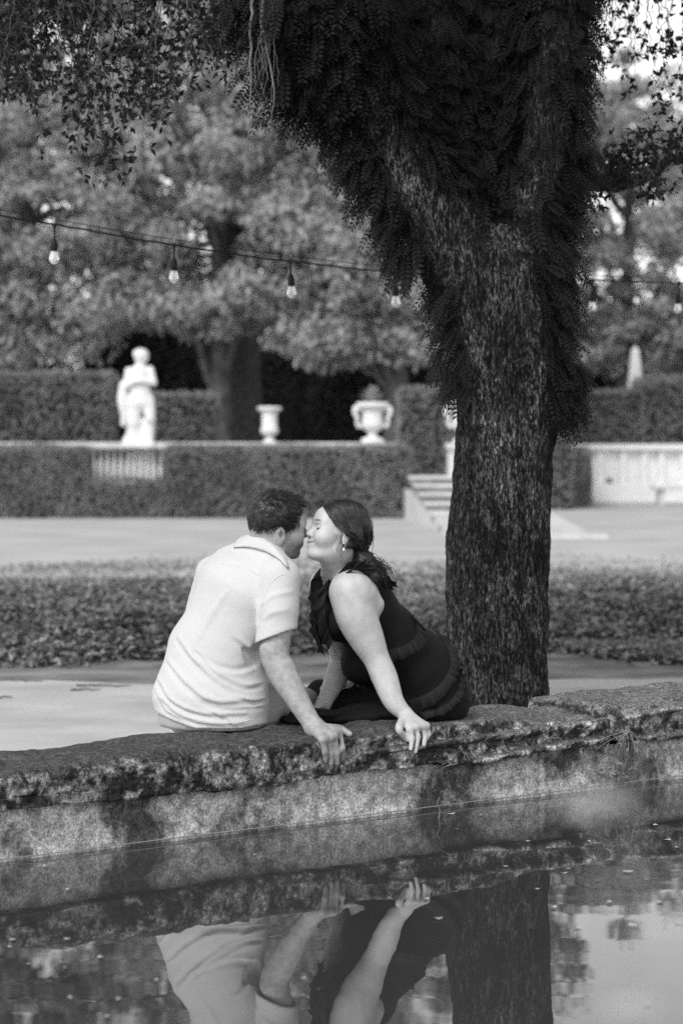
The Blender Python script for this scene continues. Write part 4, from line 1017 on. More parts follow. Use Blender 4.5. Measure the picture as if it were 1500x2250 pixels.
# ------------------------------------------------------------ string of bulbs behind the tree
m_rubber = mat('black_rubber', .012, rough=.6)
m_clip = mat('clip', .5, rough=.4)
m_glass = bpy.data.materials.new('bulb_glass'); m_glass.use_nodes = True; b = m_glass.node_tree.nodes['Principled BSDF']
b.inputs['Base Color'].default_value = g3(.9); b.inputs['Roughness'].default_value = .12; b.inputs['Transmission Weight'].default_value = .55; b.inputs['IOR'].default_value = 1.3; b.inputs['Specular IOR Level'].default_value = .8
bulbs = [(120, 494, 10.9), (383, 538, 11.2), (638, 574, 11.6), (868, 598, 12.1), (1088, 612, 12.6), (1302, 615, 13.2), (1490, 621, 13.8), (1650, 622, 14.4)]
lp = [(-330, 400, 10.4), (-130, 448, 10.6)]+bulbs
string = thing('string_light', P(380, 540, 11.2), 'outdoor string of clear bulbs on black cable strung behind the tree', 'string lights')
q = spline(np.array([P(*a) for a in lp]), 200)
V, f = tubes(q+np.stack([0*q[:, 0], 0*q[:, 0], .004*vnoise(np.stack([np.linspace(0, 40, 200)]*3, -1), 2)], -1), .0042, 6); obj('cable', V, f, m_rubber, string)
q2 = spline(np.array([P(a, b_, c_)+[0, 0, .025] for a, b_, c_ in lp]), 200); V, f = tubes(q2, .0016, 4); obj('support_wire', V, f, m_rubber, string)
for a, b_, c_ in bulbs:
    c = P(a, b_, c_); s_ = 1.
    tiltx = RNG.uniform(-.006, .006)
    V, f = tubes(np.array([c+[0, 0, .02], c+[0, 0, .032]]), .0035, 6); obj('clip', V, f, m_clip, string)
    prof = [(.0045, .0), (.0042, -.045), (.0046, -.058), (.011, -.070), (.0155, -.080), (.0165, -.088), (.0165, -.118), (.0145, -.120), (.001, -.120)]
    sp_ = [(.001, .008), (.009, .007), (.010, -.002), (.006, -.016)]
    V1, f1 = lathe(prof, c, 14); V1[:, 0] += tiltx*(V1[:, 2]-c[2])/-.1; V2, f2 = lathe(sp_, c, 12)
    V, f = join([(V1, f1), (V2, f2)]); so = obj('socket', V, f, m_rubber, string)
    z = np.linspace(0, 1, 14); rr = .0135+.010*np.sin(np.clip(z*1.25, 0, 1)*math.pi/2); rr = rr*np.sqrt(np.clip(1-np.clip((z-.55)/.45, 0, 1)**2, .0004, 1))
    V, f = lathe(np.stack([rr, -.117-.062*z], -1), c+[tiltx*1.3, 0, 0], 18); obj('bulb', V, f, m_glass, so)
# ------------------------------------------------------------ far garden
m_marble = mat('white_marble', .72, .80, scale=3, rough=.7, spec=.3)
m_stone = mat('pale_stone', .52, .66, scale=2.5, rough=.85, spec=.2)
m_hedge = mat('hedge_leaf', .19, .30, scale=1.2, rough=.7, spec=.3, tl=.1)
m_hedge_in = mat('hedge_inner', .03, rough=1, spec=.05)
m_cover = mat('groundcover_leaf', .05, .26, scale=9, rough=.38, spec=.6, tl=.1)
m_far = mat('far_leaf', .28, .56, scale=2.5, rough=.6, spec=.3, tl=.3)
m_far2 = mat('shade_leaf', .18, .36, scale=2, rough=.6, spec=.3, tl=.2)
m_far3 = mat('shade_dark_leaf', .035, .065, scale=.5, rough=.6, spec=.3, tl=.1)  # near-black leaf: shade below the tree crowns put into its colour
m_ftrunk = mat('far_bark', .07, .14, scale=3, rough=.9)
m_dtrunk = mat('ivy_bark', .04, .08, scale=6, rough=.9)
HY = 49.0
def px_box(x0, x1, y0, y1, ya, yb, ym=None):
    """box whose front face at depth ya spans the photo rectangle"""
    a = P(x0, y1, ya); c = P(x1, y0, ya); return (a[0], ya, a[2]), (c[0], yb, c[2])
def leaf_skin(lo, hi, dens, L, faces='fst', bulge=.05):
    """leaves on the front, sides and top of a box"""
    lo, hi = np.array(lo), np.array(hi); d = hi-lo; out_p, out_n = [], []
    for k, (ax, side, nn) in dict(f=(1, 0, (0, -1, 0)), s=(0, 0, (-1, 0, 0)), r=(0, 1, (1, 0, 0)), t=(2, 1, (0, 0, 1))).items():
        if k not in faces: continue
        o_ = [i for i in range(3) if i != ax]; n = int(d[o_[0]]*d[o_[1]]*dens)
        p = lo+RNG.uniform(size=(n, 3))*d; p[:, ax] = (hi if side else lo)[ax]
        p = p+np.array(nn)*(bulge*fbm(p*1.8, 3, 5)+RNG.normal(size=n)*.02)[:, None]; out_p.append(p); out_n.append(np.tile(nn, (n, 1)))
    p, nn = np.concatenate(out_p), np.concatenate(out_n).astype(float); n = len(p)
    dd = unit(randdir(n)+nn*.5); return leafmesh(p, dd, unit(nn+.8*randdir(n)), L*RNG.uniform(.7, 1.3, n), L*.55, .15, .2, True)
def hedge(name, boxes, label, dens=700, L=.085, faces='fsrt', ml=None):
    lo = np.min([b_[0] for b_ in boxes], 0); hi = np.max([b_[1] for b_ in boxes], 0)
    t_ = thing(name, ((lo[0]+hi[0])/2, (lo[1]+hi[1])/2, lo[2]), label, 'hedge')
    ins = []
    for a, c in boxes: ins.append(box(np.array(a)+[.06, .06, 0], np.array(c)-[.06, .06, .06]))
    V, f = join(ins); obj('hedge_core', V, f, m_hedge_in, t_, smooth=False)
    V, f = join([leaf_skin(a, c, dens, L, faces) for a, c in boxes]); tag(obj('foliage', V, f, ml or m_hedge, t_, smooth=False), kind='stuff'); return t_
gz = lambda Y: Y0+(H-GZ)*F/Y           # photo row of the ground at depth Y
b1 = px_box(-700, 190, 986, gz(HY), HY, HY+1.1); b2 = px_box(190, 364, 1060, gz(HY), HY, HY+1.1); b3 = px_box(364, 898, 986, gz(HY), HY, HY+1.1)
hedge('clipped_hedge', [b1, b2, b3], 'long low clipped hedge below the statue, notched at the balusters')
YR = HY+1.45
bal = thing('balustrade', P(400, gz(YR), YR), 'pale stone balustrade rail running behind the low clipped hedge', 'balustrade')
def pbox(name, x0, x1, y0, y1, ya, yb, m, parent, bev=0):
    lo, hi = px_box(x0, x1, y0, y1, ya, yb); o = obj(name, *box(lo, hi), m, parent, smooth=False)
    if bev: md_ = o.modifiers.new('bevel', 'BEVEL'); md_.width = bev; md_.segments = 2
    return o
pbox('rail', -700, 872, 972, 987, YR-.05, YR+.4, m_stone, bal, .03)
pbox('plinth', -700, 872, 1062, gz(YR), YR, YR+.35, m_stone, bal, .02)
def baluster(px, parent, Y, y0, y1, m=None):
    sc_ = Y/F; c = P(px, y1, Y+.17); hgt = (y1-y0)*sc_
    prof = [(0.05, 0), (.05, .05), (.034, .07), (.04, .2), (.054, .34), (.048, .5), (.034, .7), (.028, .82), (.038, .88), (.046, .93), (.046, 1.)]
    V, f = lathe([(r, z*hgt) for r, z in prof], c, 14); obj('baluster', V, f, m or m_marble, parent)
for x in np.arange(193, 362, 14.6): baluster(x, bal, YR, 986, 1063)
for x0, x1 in ((-150, 150), (380, 560), (600, 770)):
    pass
pbox('pedestal', 282, 334, 987.2, 1061.8, YR+.24, YR+.5, m_marble, bal, .02)

# statue: draped standing figure
SY = YR+.15; sp = SY/F
q = Fld(P(250, 990, SY)-[0, .5, 0], P(356, 760, SY)+[0, .5, 0], .018)
def SP(x, y, dy=0): return P(x, y, SY)+[0, dy, 0]
q.ell(SP(311, 784), (15.5*sp, .15, 16*sp), None, .04); q.ell(SP(309, 777), (16.5*sp, .16, 11*sp), None, .04)
q.cap(SP(310, 797), SP(308, 812), .085, .10, .05)
q.ecap(SP(306, 818), SP(308, 852), (22*sp, .15), (20*sp, .14), (1, 0, 0), .06)
q.ecap(SP(308, 852), SP(310, 885), (20*sp, .15), (29*sp, .18), (1, 0, 0), .06)
q.cap(SP(330, 812), SP(338, 842, -.05), .075, .07, .04); q.cap(SP(337, 841, -.06), SP(306, 838, -.22), .068, .05, .03)
q.cap(SP(283, 815), SP(278, 850, -.03), .075, .07, .04); q.cap(SP(278, 850, -.05), SP(296, 840, -.2), .065, .05, .03)
q.ecap(SP(298, 885), SP(296, 930, -.03), (16*sp, .15), (13*sp, .12), (1, 0, 0), .05)
q.ecap(SP(325, 885), SP(331, 922, -.06), (16*sp, .15), (11*sp, .12), (1, 0, 0), .04)
q.ecap(SP(296, 930), SP(292, 966), (13*sp, .12), (14*sp, .12), (1, 0, 0), .05); q.ecap(SP(331, 922), SP(326, 966), (11*sp, .12), (12*sp, .12), (1, 0, 0), .04)
q.ecap(SP(308, 930, .06), SP(306, 968, .05), (28*sp, .12), (30*sp, .15), (1, 0, 0), .05)
q.chain([SP(272, 846, 0), SP(270, 880, 0), SP(274, 910, 0), SP(271, 932, 0)], [.09, .11, .085, .055], .05)
q.cap(SP(276, 968), SP(284, 962), .07, .08, .05)
q.put(lambda x, y, z: np.maximum(np.maximum(np.abs(x-SP(306, 0)[0])-35*sp, np.abs(y-SY)-.3), np.abs(z-SP(0, 979)[2])-7*sp)+0*x*y*z, SP(262, 990)-[0, .4, 0], SP(350, 968)+[0, .4, 0], .03)
q.disp(lambda p: .012*np.abs(vnoise(p*[9, 9, 2.2], 4))*(p[:, 2] < SP(0, 850)[2])-.004)
v, f = q.net(1)
tag(obj('statue', v, f, m_marble), 'white marble statue of a draped standing figure above the balusters', 'statue')

# urns
def urn(name, px, ybase, prof, Y, label, handles=False, m=None):
    sc_ = Y/F; c = P(px, ybase, Y); t_ = thing(name, c, label, 'urn', 'stone garden urns')
    def part(n_, pr): V, f = lathe([(r*sc_, (ybase-y)*sc_) for r, y in pr], c, 26); return obj(n_, V, f, m or m_marble, t_)
    for n_, pr in prof: part(n_, pr)
    if handles:
        for sgn in (-1, 1):
            q = spline([c+[sgn*x*sc_, -.05, (ybase-y)*sc_] for x, y in ((25, 902), (37, 896), (39, 908), (33, 918), (34, 930), (30, 938), (24, 934))], 26)
            V, f = tubes(q, .055-.02*np.linspace(0, 1, 26), 7); obj('handle', V, f, m or m_marble, t_)
    return c
urn('stone_urn', 592, 972, [('rim', [(.5, 893), (26, 894), (27, 898), (24, 903), (17, 905)]), ('bowl', [(17, 905), (16.5, 925), (17, 938), (20, 944), (20, 950), (14, 956), (8, 960)]), ('foot', [(8, 960), (7.5, 965), (13, 968), (16, 970), (16, 974), (.5, 974)])], HY+2.3, 'plain empty stone urn on the rail between statue and planted urn')
c = urn('stone_urn', 818, 972, [('rim', [(.5, 884), (33, 884), (36, 888), (36, 892), (32, 897), (23, 899)]), ('bowl', [(23, 899), (22, 918), (24, 928), (25, 936), (20, 944), (10, 950)]), ('foot', [(10, 950), (9, 957), (14, 961), (24, 964), (25, 968), (25, 974), (.5, 974)])], HY+1.2, 'white handled stone urn planted with a spiky rosette', True)
urn('stone_urn', 1018, 972, [('rim', [(.5, 880), (33, 880), (35, 884), (35, 889), (31, 893), (22, 895)]), ('bowl', [(22, 895), (22, 918), (25, 928), (25, 936), (18, 946), (10, 952)]), ('foot', [(10, 952), (9, 958), (14, 962), (24, 966), (25, 974), (.5, 974)])], HY+1.2, 'stone urn on a tall pier, mostly hidden behind the tree trunk', True)
def agave(c, n, L, label):
    t_ = thing('agave', c, label, 'plant', 'spiky plants in urns')
    for j in range(n):
        a = j*2.4; el = .35+1.1*(j/n); d = np.array([math.cos(a)*math.cos(el), math.sin(a)*math.cos(el), math.sin(el)]); s_ = unit(np.cross(d, [0, 0, 1])); u_ = np.cross(s_, d)
        tt = np.linspace(0, 1, 7); ctr = c+d*(L*tt)[:, None]+np.array([0, 0, -.10])*(tt**2)[:, None]*L*2*math.cos(el); wd = L*.13*np.sin(.5+tt*2.6)
        V = np.stack([ctr-s_*wd[:, None]+u_*wd[:, None]*.35, ctr, ctr+s_*wd[:, None]+u_*wd[:, None]*.35], 1).reshape(-1, 3)
        obj('leaf', V, gridf(7, 3), m_agave, t_)
m_agave = mat('agave_leaf', .26, .36, scale=3, rough=.6)
agave(P(818, 884, HY+1.2), 22, .40, 'pale spiky rosette plant growing in the handled urn')
agave(P(1018, 880, HY+1.2), 18, .36, 'pale spiky rosette plant in the urn behind the trunk')
pb = thing('stone_pedestal', P(818, gz(HY+.9), HY+1.2), 'square stone pedestal under the handled urn at the hedge end', 'pedestal', 'urn pedestals')
pbox('cap', 785, 850, 973, 987, HY+1.12-.27, HY+1.12+.40, m_stone, pb, .02); pbox('shaft', 790, 846, 987.2, gz(HY+1.2), HY+1.12-.2, HY+1.12+.36, m_stone, pb)
pb = thing('stone_pedestal', P(1018, gz(HY+.9), HY+1.2), 'square stone pier beside the stairs, half hidden by the trunk', 'pedestal', 'urn pedestals')
pbox('cap', 980, 1056, 973, 987, HY+1.12-.3, HY+1.12+.42, m_stone, pb, .02); pbox('shaft', 984, 1052, 987.2, gz(HY+1.2), HY+1.12-.22, HY+1.12+.36, m_stone, pb)

# garden stairs: a sloping cheek on the left, steps climbing away to the terrace
stairs = thing('garden_stairs', P(1100, gz(40), 40), 'pale stone garden steps with sloping cheek beside the trunk', 'stairs')
nst = 6
m_riser = mat('shade_painted_riser', .16, .28, scale=4, rough=.9)  # darker copy of the stone: the risers' shade put into their colour
for j in range(nst):
    y0 = 40.5+1.35*j; z1 = GZ+.145*(j+1); xl = 1.62-.06*j; xr = 3.5-.10*j
    o = obj('step', *box((xl, y0-.05, z1-.05), (xr, y0+1.7 if j < nst-1 else y0+3.2, z1)), m_stone, stairs, smooth=False)
    md_ = o.modifiers.new('bevel', 'BEVEL'); md_.width = .012; md_.segments = 2
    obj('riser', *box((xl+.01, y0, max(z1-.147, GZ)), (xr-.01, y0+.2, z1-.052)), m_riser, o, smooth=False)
V, f = box((0, 0, 0), (1, 1, 1)); a = np.array
def wedge(x0a, x0b, wdt, ya, yb, za, zb):
    v = a([(x0a, ya, GZ), (x0a+wdt, ya, GZ), (x0b+wdt, yb, GZ), (x0b, yb, GZ), (x0a, ya, za), (x0a+wdt, ya, za), (x0b+wdt, yb, zb), (x0b, yb, zb)])
    return v, box((0, 0, 0), (1, 1, 1))[1]
obj('cheek_wall', *wedge(1.75, 1.24, .36, 38.6, 49.6, GZ+.06, GZ+.64), m_stone, stairs, smooth=False)
obj('cheek_wall', *wedge(3.55, 2.95, .36, 38.6, 49.6, GZ+.06, GZ+.70), m_stone, stairs, smooth=False)
V, f = box((1.6, 37.2, GZ), (4.1, 38.5, GZ+.06)); obj('landing', V, f, m_stone, stairs, smooth=False)

# right side: rail wall, low hedge in front, bench
RY = 66.
rw = thing('garden_wall', P(1400, gz(RY), RY), 'pale panelled garden wall with flat rail right of the trunk', 'wall')
pbox('rail', 1150, 2100, 976, 989, RY-.12, RY+.5, m_marble, rw, .02)
pbox('wall_panel', 1150, 2100, 989.2, gz(RY), RY+.12, RY+.4, m_marble, rw)
for x in (1312, 1362, 1408, 1446, 1492, 1540, 1590): pbox('pilaster', x, x+14, 989.4, gz(RY)-.2, RY, RY+.12, m_marble, rw, .02)
pbox('plinth', 1150, 2100, 1062, gz(RY), RY-.25, RY, m_marble, rw, .02)
pbox('drain_hole', 1334, 1344, 1052, 1060, RY-.02, RY-.002+.1, m_hedge_in, rw)
bench = thing('stone_bench', P(1480, gz(63), 63), 'low stone bench against the garden wall at right edge', 'bench')
pbox('seat', 1436, 1560, 1068, 1076, 62.6, 63.3, m_stone, bench, .02); pbox('leg', 1446, 1460, 1076.2, gz(62.8), 62.7, 63.2, m_stone, bench); pbox('leg', 1534, 1548, 1076.2, gz(62.8), 62.7, 63.2, m_stone, bench)
def hedge_curve(name, pts, z0, z1, label, dens, L, thick=.9):
    """clipped hedge whose front follows a plan curve"""
    c = spline(np.array(pts, float), 40); t_ = thing(name, (c[0, 0], c[0, 1], z0), label, 'hedge')
    T = unit(np.gradient(c, axis=0)); nr = np.stack([T[:, 1], -T[:, 0]], -1); bk = c-nr*thick
    V = np.concatenate([np.c_[c-nr*.06, np.full(40, z0)], np.c_[c-nr*.06, np.full(40, z1-.05)], np.c_[bk, np.full(40, z1-.05)], np.c_[bk, np.full(40, z0)]])
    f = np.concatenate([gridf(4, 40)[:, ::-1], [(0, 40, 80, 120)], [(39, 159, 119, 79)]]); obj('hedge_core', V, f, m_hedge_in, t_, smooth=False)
    Lc = np.linalg.norm(np.diff(c, axis=0), axis=1).sum(); n = int(Lc*(z1-z0)*dens)
    i = RNG.uniform(0, 38.99, n); i0 = i.astype(int); fr = (i-i0)[:, None]; p2 = c[i0]*(1-fr)+c[i0+1]*fr; nn = np.c_[nr[i0], np.zeros(n)]
    p = np.c_[p2, RNG.uniform(z0, z1, n)]; p = p+nn*(.05*fbm(p*1.8, 3, 5)+RNG.normal(size=n)*.02)[:, None]
    n2 = int(Lc*thick*dens*.8); i = RNG.uniform(0, 38.99, n2); i0 = i.astype(int); p3 = c[i0]-nr[i0]*RNG.uniform(0, thick, (n2, 1)); p3 = np.c_[p3, np.full(n2, z1)+.02*RNG.normal(size=n2)]
    p = np.concatenate([p, p3]); nn = np.concatenate([nn, np.tile([0, 0, 1.], (n2, 1))]); n = len(p)
    V, f = leafmesh(p, unit(randdir(n)+nn*.5), unit(nn+.8*randdir(n)), L*RNG.uniform(.7, 1.3, n), L*.55, .15, .2, True); tag(obj('foliage', V, f, m_hedge, t_, smooth=False), kind='stuff')
ptop = P(1200, 988, 58)[2]
hedge_curve('clipped_hedge', [(3.6, 56.5), (5.0, 57.8), (6.1, 60.2), (6.5, 64.8)], GZ, ptop, 'low hedge curving back beside the trunk on the right', 420, .09)

# tall hedges behind
hedge('clipped_hedge', [px_box(150, 380, 990, gz(52.6), 52.6, 53.2)], 'low shaded hedge seen between the balusters under the statue', 300, .09, 'f', m_far3)
hedge('tall_hedge', [px_box(-700, 241, 822, gz(54.5), 54, 55.4)], 'tall clipped hedge wall at left behind the statue', 260, .11, 'frt')
hedge('tall_hedge', [px_box(330, 470, 868, gz(59), 58.5, 60)], 'shaded tall hedge just right of the statue', 230, .11, 'frt')
hedge('tall_hedge', [px_box(880, 1260, 858, gz(57), 56.5, 58)], 'tall clipped hedge behind the steps and trunk', 230, .11, 'fst')
hedge('tall_hedge', [px_box(1262, 1415, 862, gz(72), 71.5, 73)], 'tall hedge block right of the trunk below the pale obelisk', 180, .13, 'frt')
hedge('tall_hedge', [px_box(1418, 2200, 832, gz(73), 71, 74)], 'tallest hedge block at the far right edge', 180, .13, 'fst')
OB = 75.
ob = thing('obelisk', P(1396, gz(OB), OB), 'pale tapering stone obelisk above the right hedges', 'monument')
zz = [GZ, P(0, 862, OB)[2], P(0, 858, OB)[2], P(0, 770, OB)[2], P(0, 760, OB)[2]]
for nm, w0, w1, z0, z1 in (('base', 34, 34, zz[0], zz[1]), ('shaft', 17, 8, zz[1]+.002, zz[3]), ('tip', 8, .6, zz[3]+.002, zz[4])):
    cx = P(1394, 0, OB)[0]; w0 *= OB/F; w1 *= OB/F
    v = np.array([(cx+sx*(w1 if k else w0), OB+sy*(w1 if k else w0), z1 if k else z0) for k in (0, 1) for sx, sy in ((-1, -1), (1, -1), (1, 1), (-1, 1))])
    obj(nm, v, np.array([(0, 3, 2, 1), (4, 5, 6, 7), (0, 1, 5, 4), (1, 2, 6, 5), (2, 3, 7, 6), (3, 0, 4, 7)]), m_stone, ob, smooth=False)

# ------------------------------------------------------------ trees beyond the garden
def big_tree(name, label, base, height, cr, zc, nclump, nleaf, L, m, mt, seed, trunk_r=.35, lean=0., shell=.35, zmin=None, limbs=7):
    rg = np.random.default_rng(seed); base = np.array(base, float)
    t_ = thing(name, base, label, 'tree', 'trees beyond the garden')
    top = base+[lean, 0, zc-GZ]
    tr = spline([base, base+[lean*.3+rg.normal()*.2, 0, (zc-GZ)*.4], top, top+[lean*.3, 0, height*.2]], 30)
    V, f = tubes(tr, np.linspace(trunk_r, trunk_r*.3, 30)*(1+.4*np.exp(-np.linspace(0, 12, 30))), 10); obj('trunk', V, f, mt, t_)
    C = base+[lean, 0, zc-GZ]; cr = np.array(cr, float)
    for j in range(limbs):
        a = rg.uniform(0, 6.28); e = C+np.array([math.cos(a)*cr[0]*.8, -abs(math.sin(a))*cr[1]*.8, rg.uniform(-.3, .6)*cr[2]]); s0 = tr[rg.integers(8, 22)]
        q = spline([s0, (s0*.6+e*.4)+[0, 0, .6], e], 16)+np.cumsum(rg.normal(size=(16, 3))*.05, 0); V, f = tubes(q, np.linspace(trunk_r*.42, .03, 16), 6); obj('limb', V, f, mt, t_)
    d = unit(rg.normal(size=(nclump, 3))); d[:, 1] = -np.abs(d[:, 1])*np.where(rg.uniform(size=nclump) < .8, 1, -1)
    cc = C+d*cr*(1-shell*rg.uniform(0, 1, (nclump, 1))**1.5)
    cc += cr*.10*rg.normal(size=cc.shape)
    if zmin is not None: cc[:, 2] = np.maximum(cc[:, 2], zmin+rg.uniform(0, .8, nclump))
    cs = rg.uniform(.4, 1.0, nclump)*cr.mean()*.20
    n = nclump*nleaf; ci = np.repeat(np.arange(nclump), nleaf); dd = unit(rg.normal(size=(n, 3)))
    p = cc[ci]+dd*cs[ci][:, None]*np.array([1.15, 1.15, .75])*(rg.uniform(0, 1, (n, 1))**.45)
    nr = unit(dd+np.array([0, -.2, .9])+.6*unit(rg.normal(size=(n, 3)))); di = unit(unit(rg.normal(size=(n, 3)))+np.array([0, -.2, -.6]))
    V, f = leafmesh(p, di, nr, L*rg.uniform(.7, 1.3, n), L*.5, .15, .2, True); tag(obj('crown', V, f, m, t_, smooth=False), kind='stuff')
T = lambda px, Y: (P(px, 0, Y)[0], Y, GZ)
big_tree('spreading_tree', 'broad pale-leaved tree spreading behind the statue', T(60, 66), 12, (4.8, 3.0, 4.5), 7.8, 240, 110, .26, m_far, m_ftrunk, 1, zmin=3.9)
big_tree('spreading_tree', 'pale tree in the centre, drooping over the dark gap', T(480, 64), 13, (4.2, 3.0, 4.6), 8.2, 210, 110, .26, m_far, m_ftrunk, 2, zmin=4.6)
big_tree('spreading_tree', 'bright-leaved tree left of the big trunk above the urns', T(840, 62), 12, (3.6, 2.8, 4.4), 7.2, 180, 110, .25, m_far, m_ftrunk, 3, zmin=3.7)
big_tree('spreading_tree', 'pale tree right of the big trunk above the hedges', T(1380, 80), 12, (5.0, 3.0, 4.8), 8.6, 190, 120, .28, m_far, m_ftrunk, 4, zmin=4.2)
big_tree('dark_tree', 'shadowy tree with thick ivy-clad trunk behind the dark gap', T(545, 70), 15, (4.2, 3.5, 6.0), 11.5, 150, 130, .24, m_far2, m_dtrunk, 5, .62, zmin=5.5)
big_tree('dark_tree', 'tall darker tree rising at left beyond the pale one', T(-260, 78), 17, (6.6, 3.5, 5.2), 9.0, 260, 130, .24, m_far2, m_ftrunk, 6, zmin=3.5)
big_tree('dark_tree', 'tall tree behind the forked trunk, reaching above the frame', T(960, 78), 18, (6.0, 3.5, 7.0), 11.5, 200, 130, .24, m_far2, m_ftrunk, 7, zmin=4.0)
big_tree('dark_tree', 'darker tree at far right beyond the obelisk', T(1580, 90), 15, (6.5, 3.5, 6.0), 9.0, 160, 130, .25, m_far2, m_ftrunk, 8, zmin=3.0)
big_tree('spreading_tree', 'pale tree standing beyond the left edge', T(-560, 68), 12, (5.5, 3.0, 4.8), 7.8, 110, 110, .24, m_far, m_ftrunk, 9, zmin=3.5)
big_tree('dark_tree', 'dark tree standing beyond the left edge', T(-900, 84), 16, (8, 3.5, 6.0), 8.5, 120, 110, .30, m_far2, m_ftrunk, 10, zmin=2.0)
big_tree('spreading_tree', 'pale tree standing beyond the right edge', T(1950, 84), 13, (6.5, 3.0, 5.0), 7.8, 110, 110, .26, m_far, m_ftrunk, 11, zmin=3.0)
big_tree('tall_tree', 'tall high-crowned tree rising above the top left of the frame', T(10, 72), 18, (4.4, 3.0, 2.6), 13.8, 170, 90, .30, m_far2, m_dtrunk, 12, .4, zmin=11.4, limbs=5)
# shrubs under the trees, their shade carried by the dark leaf colour
def shrub(px, Y, cr, label, seed, m=None):
    rg = np.random.default_rng(seed); base = np.array(T(px, Y)); t_ = thing('shrub', base, label, 'shrub', 'shrubs in the shade under the far trees')
    n = 9000; dd = unit(rg.normal(size=(n, 3))); dd[:, 2] = np.abs(dd[:, 2]); dd[:, 1] = -np.abs(dd[:, 1]); nb = fbm(dd*2.2, 3, seed)[:, None]
    p = base+dd*np.array(cr)*(.9+.18*nb)*(rg.uniform(.75, 1, (n, 1)))
    V, f = leafmesh(p, unit(unit(rg.normal(size=(n, 3)))+[0, -.2, -.3]), unit(dd+.7*unit(rg.normal(size=(n, 3)))), .2*rg.uniform(.7, 1.3, n), .11, .15, .2, True); obj('foliage', V, f, m or m_far3, t_, smooth=False)
    u_, v_ = np.meshgrid(np.linspace(0, np.pi/2, 7), np.linspace(0, 2*np.pi, 16, endpoint=False), indexing='ij')
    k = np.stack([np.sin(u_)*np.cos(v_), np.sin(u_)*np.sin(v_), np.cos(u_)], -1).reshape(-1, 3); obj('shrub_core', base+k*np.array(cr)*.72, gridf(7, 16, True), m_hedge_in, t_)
for j, (px, Y, cr, lb) in enumerate([(-20, 74, (3.4, 1.6, 8.0), 'dark shrub mass behind the left hedge'), (300, 80, (3.6, 1.6, 8.4), 'dark shrub mass behind the statue head'), (430, 86, (3.0, 1.6, 9.0), 'dark shrub mass between statue and plain urn'), (640, 84, (4.2, 1.6, 8.6), 'deep-shaded shrub behind the plain urn'),
                                    (900, 82, (3.8, 1.6, 8.2), 'deep-shaded shrub behind the handled urn'), (1180, 86, (4.0, 1.6, 8.4), 'shrub hidden behind the big forked trunk'), (1330, 92, (4, 1.6, 7.4), 'dusky shrub left of the obelisk'), (1560, 94, (4.2, 1.6, 8.0), 'dusky shrub right of the obelisk')]):
    shrub(px, Y, cr, lb, 200+j)

# ------------------------------------------------------------ ground cover between path and lawn
def gc_height(x, y):
    e = 15.2+.07*x+.9*fbm(np.stack([x*.9, 0*x, 0*x], -1), 4, 7)              # ragged near edge
    m = fbm(np.stack([x*.75, y*.5, 0*x], -1), 4, 11); bnd = np.sin(y*1.7+3*vnoise(np.stack([x*.35, y*.2, 0*x], -1), 4))
    hgt = .13*np.clip((y-e)/1.2, 0, 1)**.8*(.62+.75*m+.45*bnd)*np.clip((27-y)/7, .22, 1)
    far = 29.5+1.6*fbm(np.stack([x*.5, 0*x, 0*x], -1), 3, 17)
    return np.where((y > e) & (y < far), np.maximum(hgt, .012), 0)
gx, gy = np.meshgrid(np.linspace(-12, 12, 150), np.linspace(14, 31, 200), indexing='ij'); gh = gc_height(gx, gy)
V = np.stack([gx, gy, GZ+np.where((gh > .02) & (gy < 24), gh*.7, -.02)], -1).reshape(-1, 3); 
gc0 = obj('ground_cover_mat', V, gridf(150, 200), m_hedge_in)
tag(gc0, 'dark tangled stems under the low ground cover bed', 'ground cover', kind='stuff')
def cover(name, label, n, ya, yb, xa, xb, m, L0, L1):
    y = 1/RNG.uniform(1/yb, 1/ya, n); x = RNG.uniform(xa, xb, n)*np.where(RNG.uniform(size=n) < .5, -1, 1)*(y*.165+.5); hh = gc_height(x, y); k = (hh > .011) & (RNG.uniform(size=n) < np.clip((hh-.01)/.055, .16, 1)*np.clip((31-y)/6, 0, 1)); x, y, hh = x[k], y[k], hh[k]; n = len(x)
    p = np.stack([x, y, GZ+hh*(.75+.35*RNG.uniform(0, 1, n))], -1)
    V, f = leafmesh(p, unit(randdir(n)*[1, 1, .5]+[0, -.3, 0]), unit(randdir(n)*.7+[0, -.25, 1]), RNG.uniform(L0, L1, n), RNG.uniform(L0, L1, n)*.64, .1, .15, True); return V, f
m_cover2 = mat('sheen_lightened_leaf', .15, .36, scale=6, rough=.5, spec=.5, tl=.15)  # lighter leaf colour stands in for grazing sky sheen on the far bed
V, f = join([cover('', '', 85000, 14.6, 22.5, 0, 1, m_cover, .035, .075), cover('', '', 22000, 14.6, 22.5, 1, 2.2, m_cover, .05, .09)])
tag(obj('ground_cover', V, f, m_cover, smooth=False), 'low glossy leafy ground cover bed beside the path', 'ground cover', kind='stuff')
V, f = join([cover('', '', 60000, 21.5, 31, 0, 1, m_cover2, .04, .085), cover('', '', 12000, 21.5, 31, 1, 1.9, m_cover2, .06, .10)])
tag(obj('sheen_lightened_cover', V, f, m_cover2, smooth=False), 'back of the ground cover bed next to the lawn, coloured lighter for sky sheen', 'ground cover', kind='stuff')
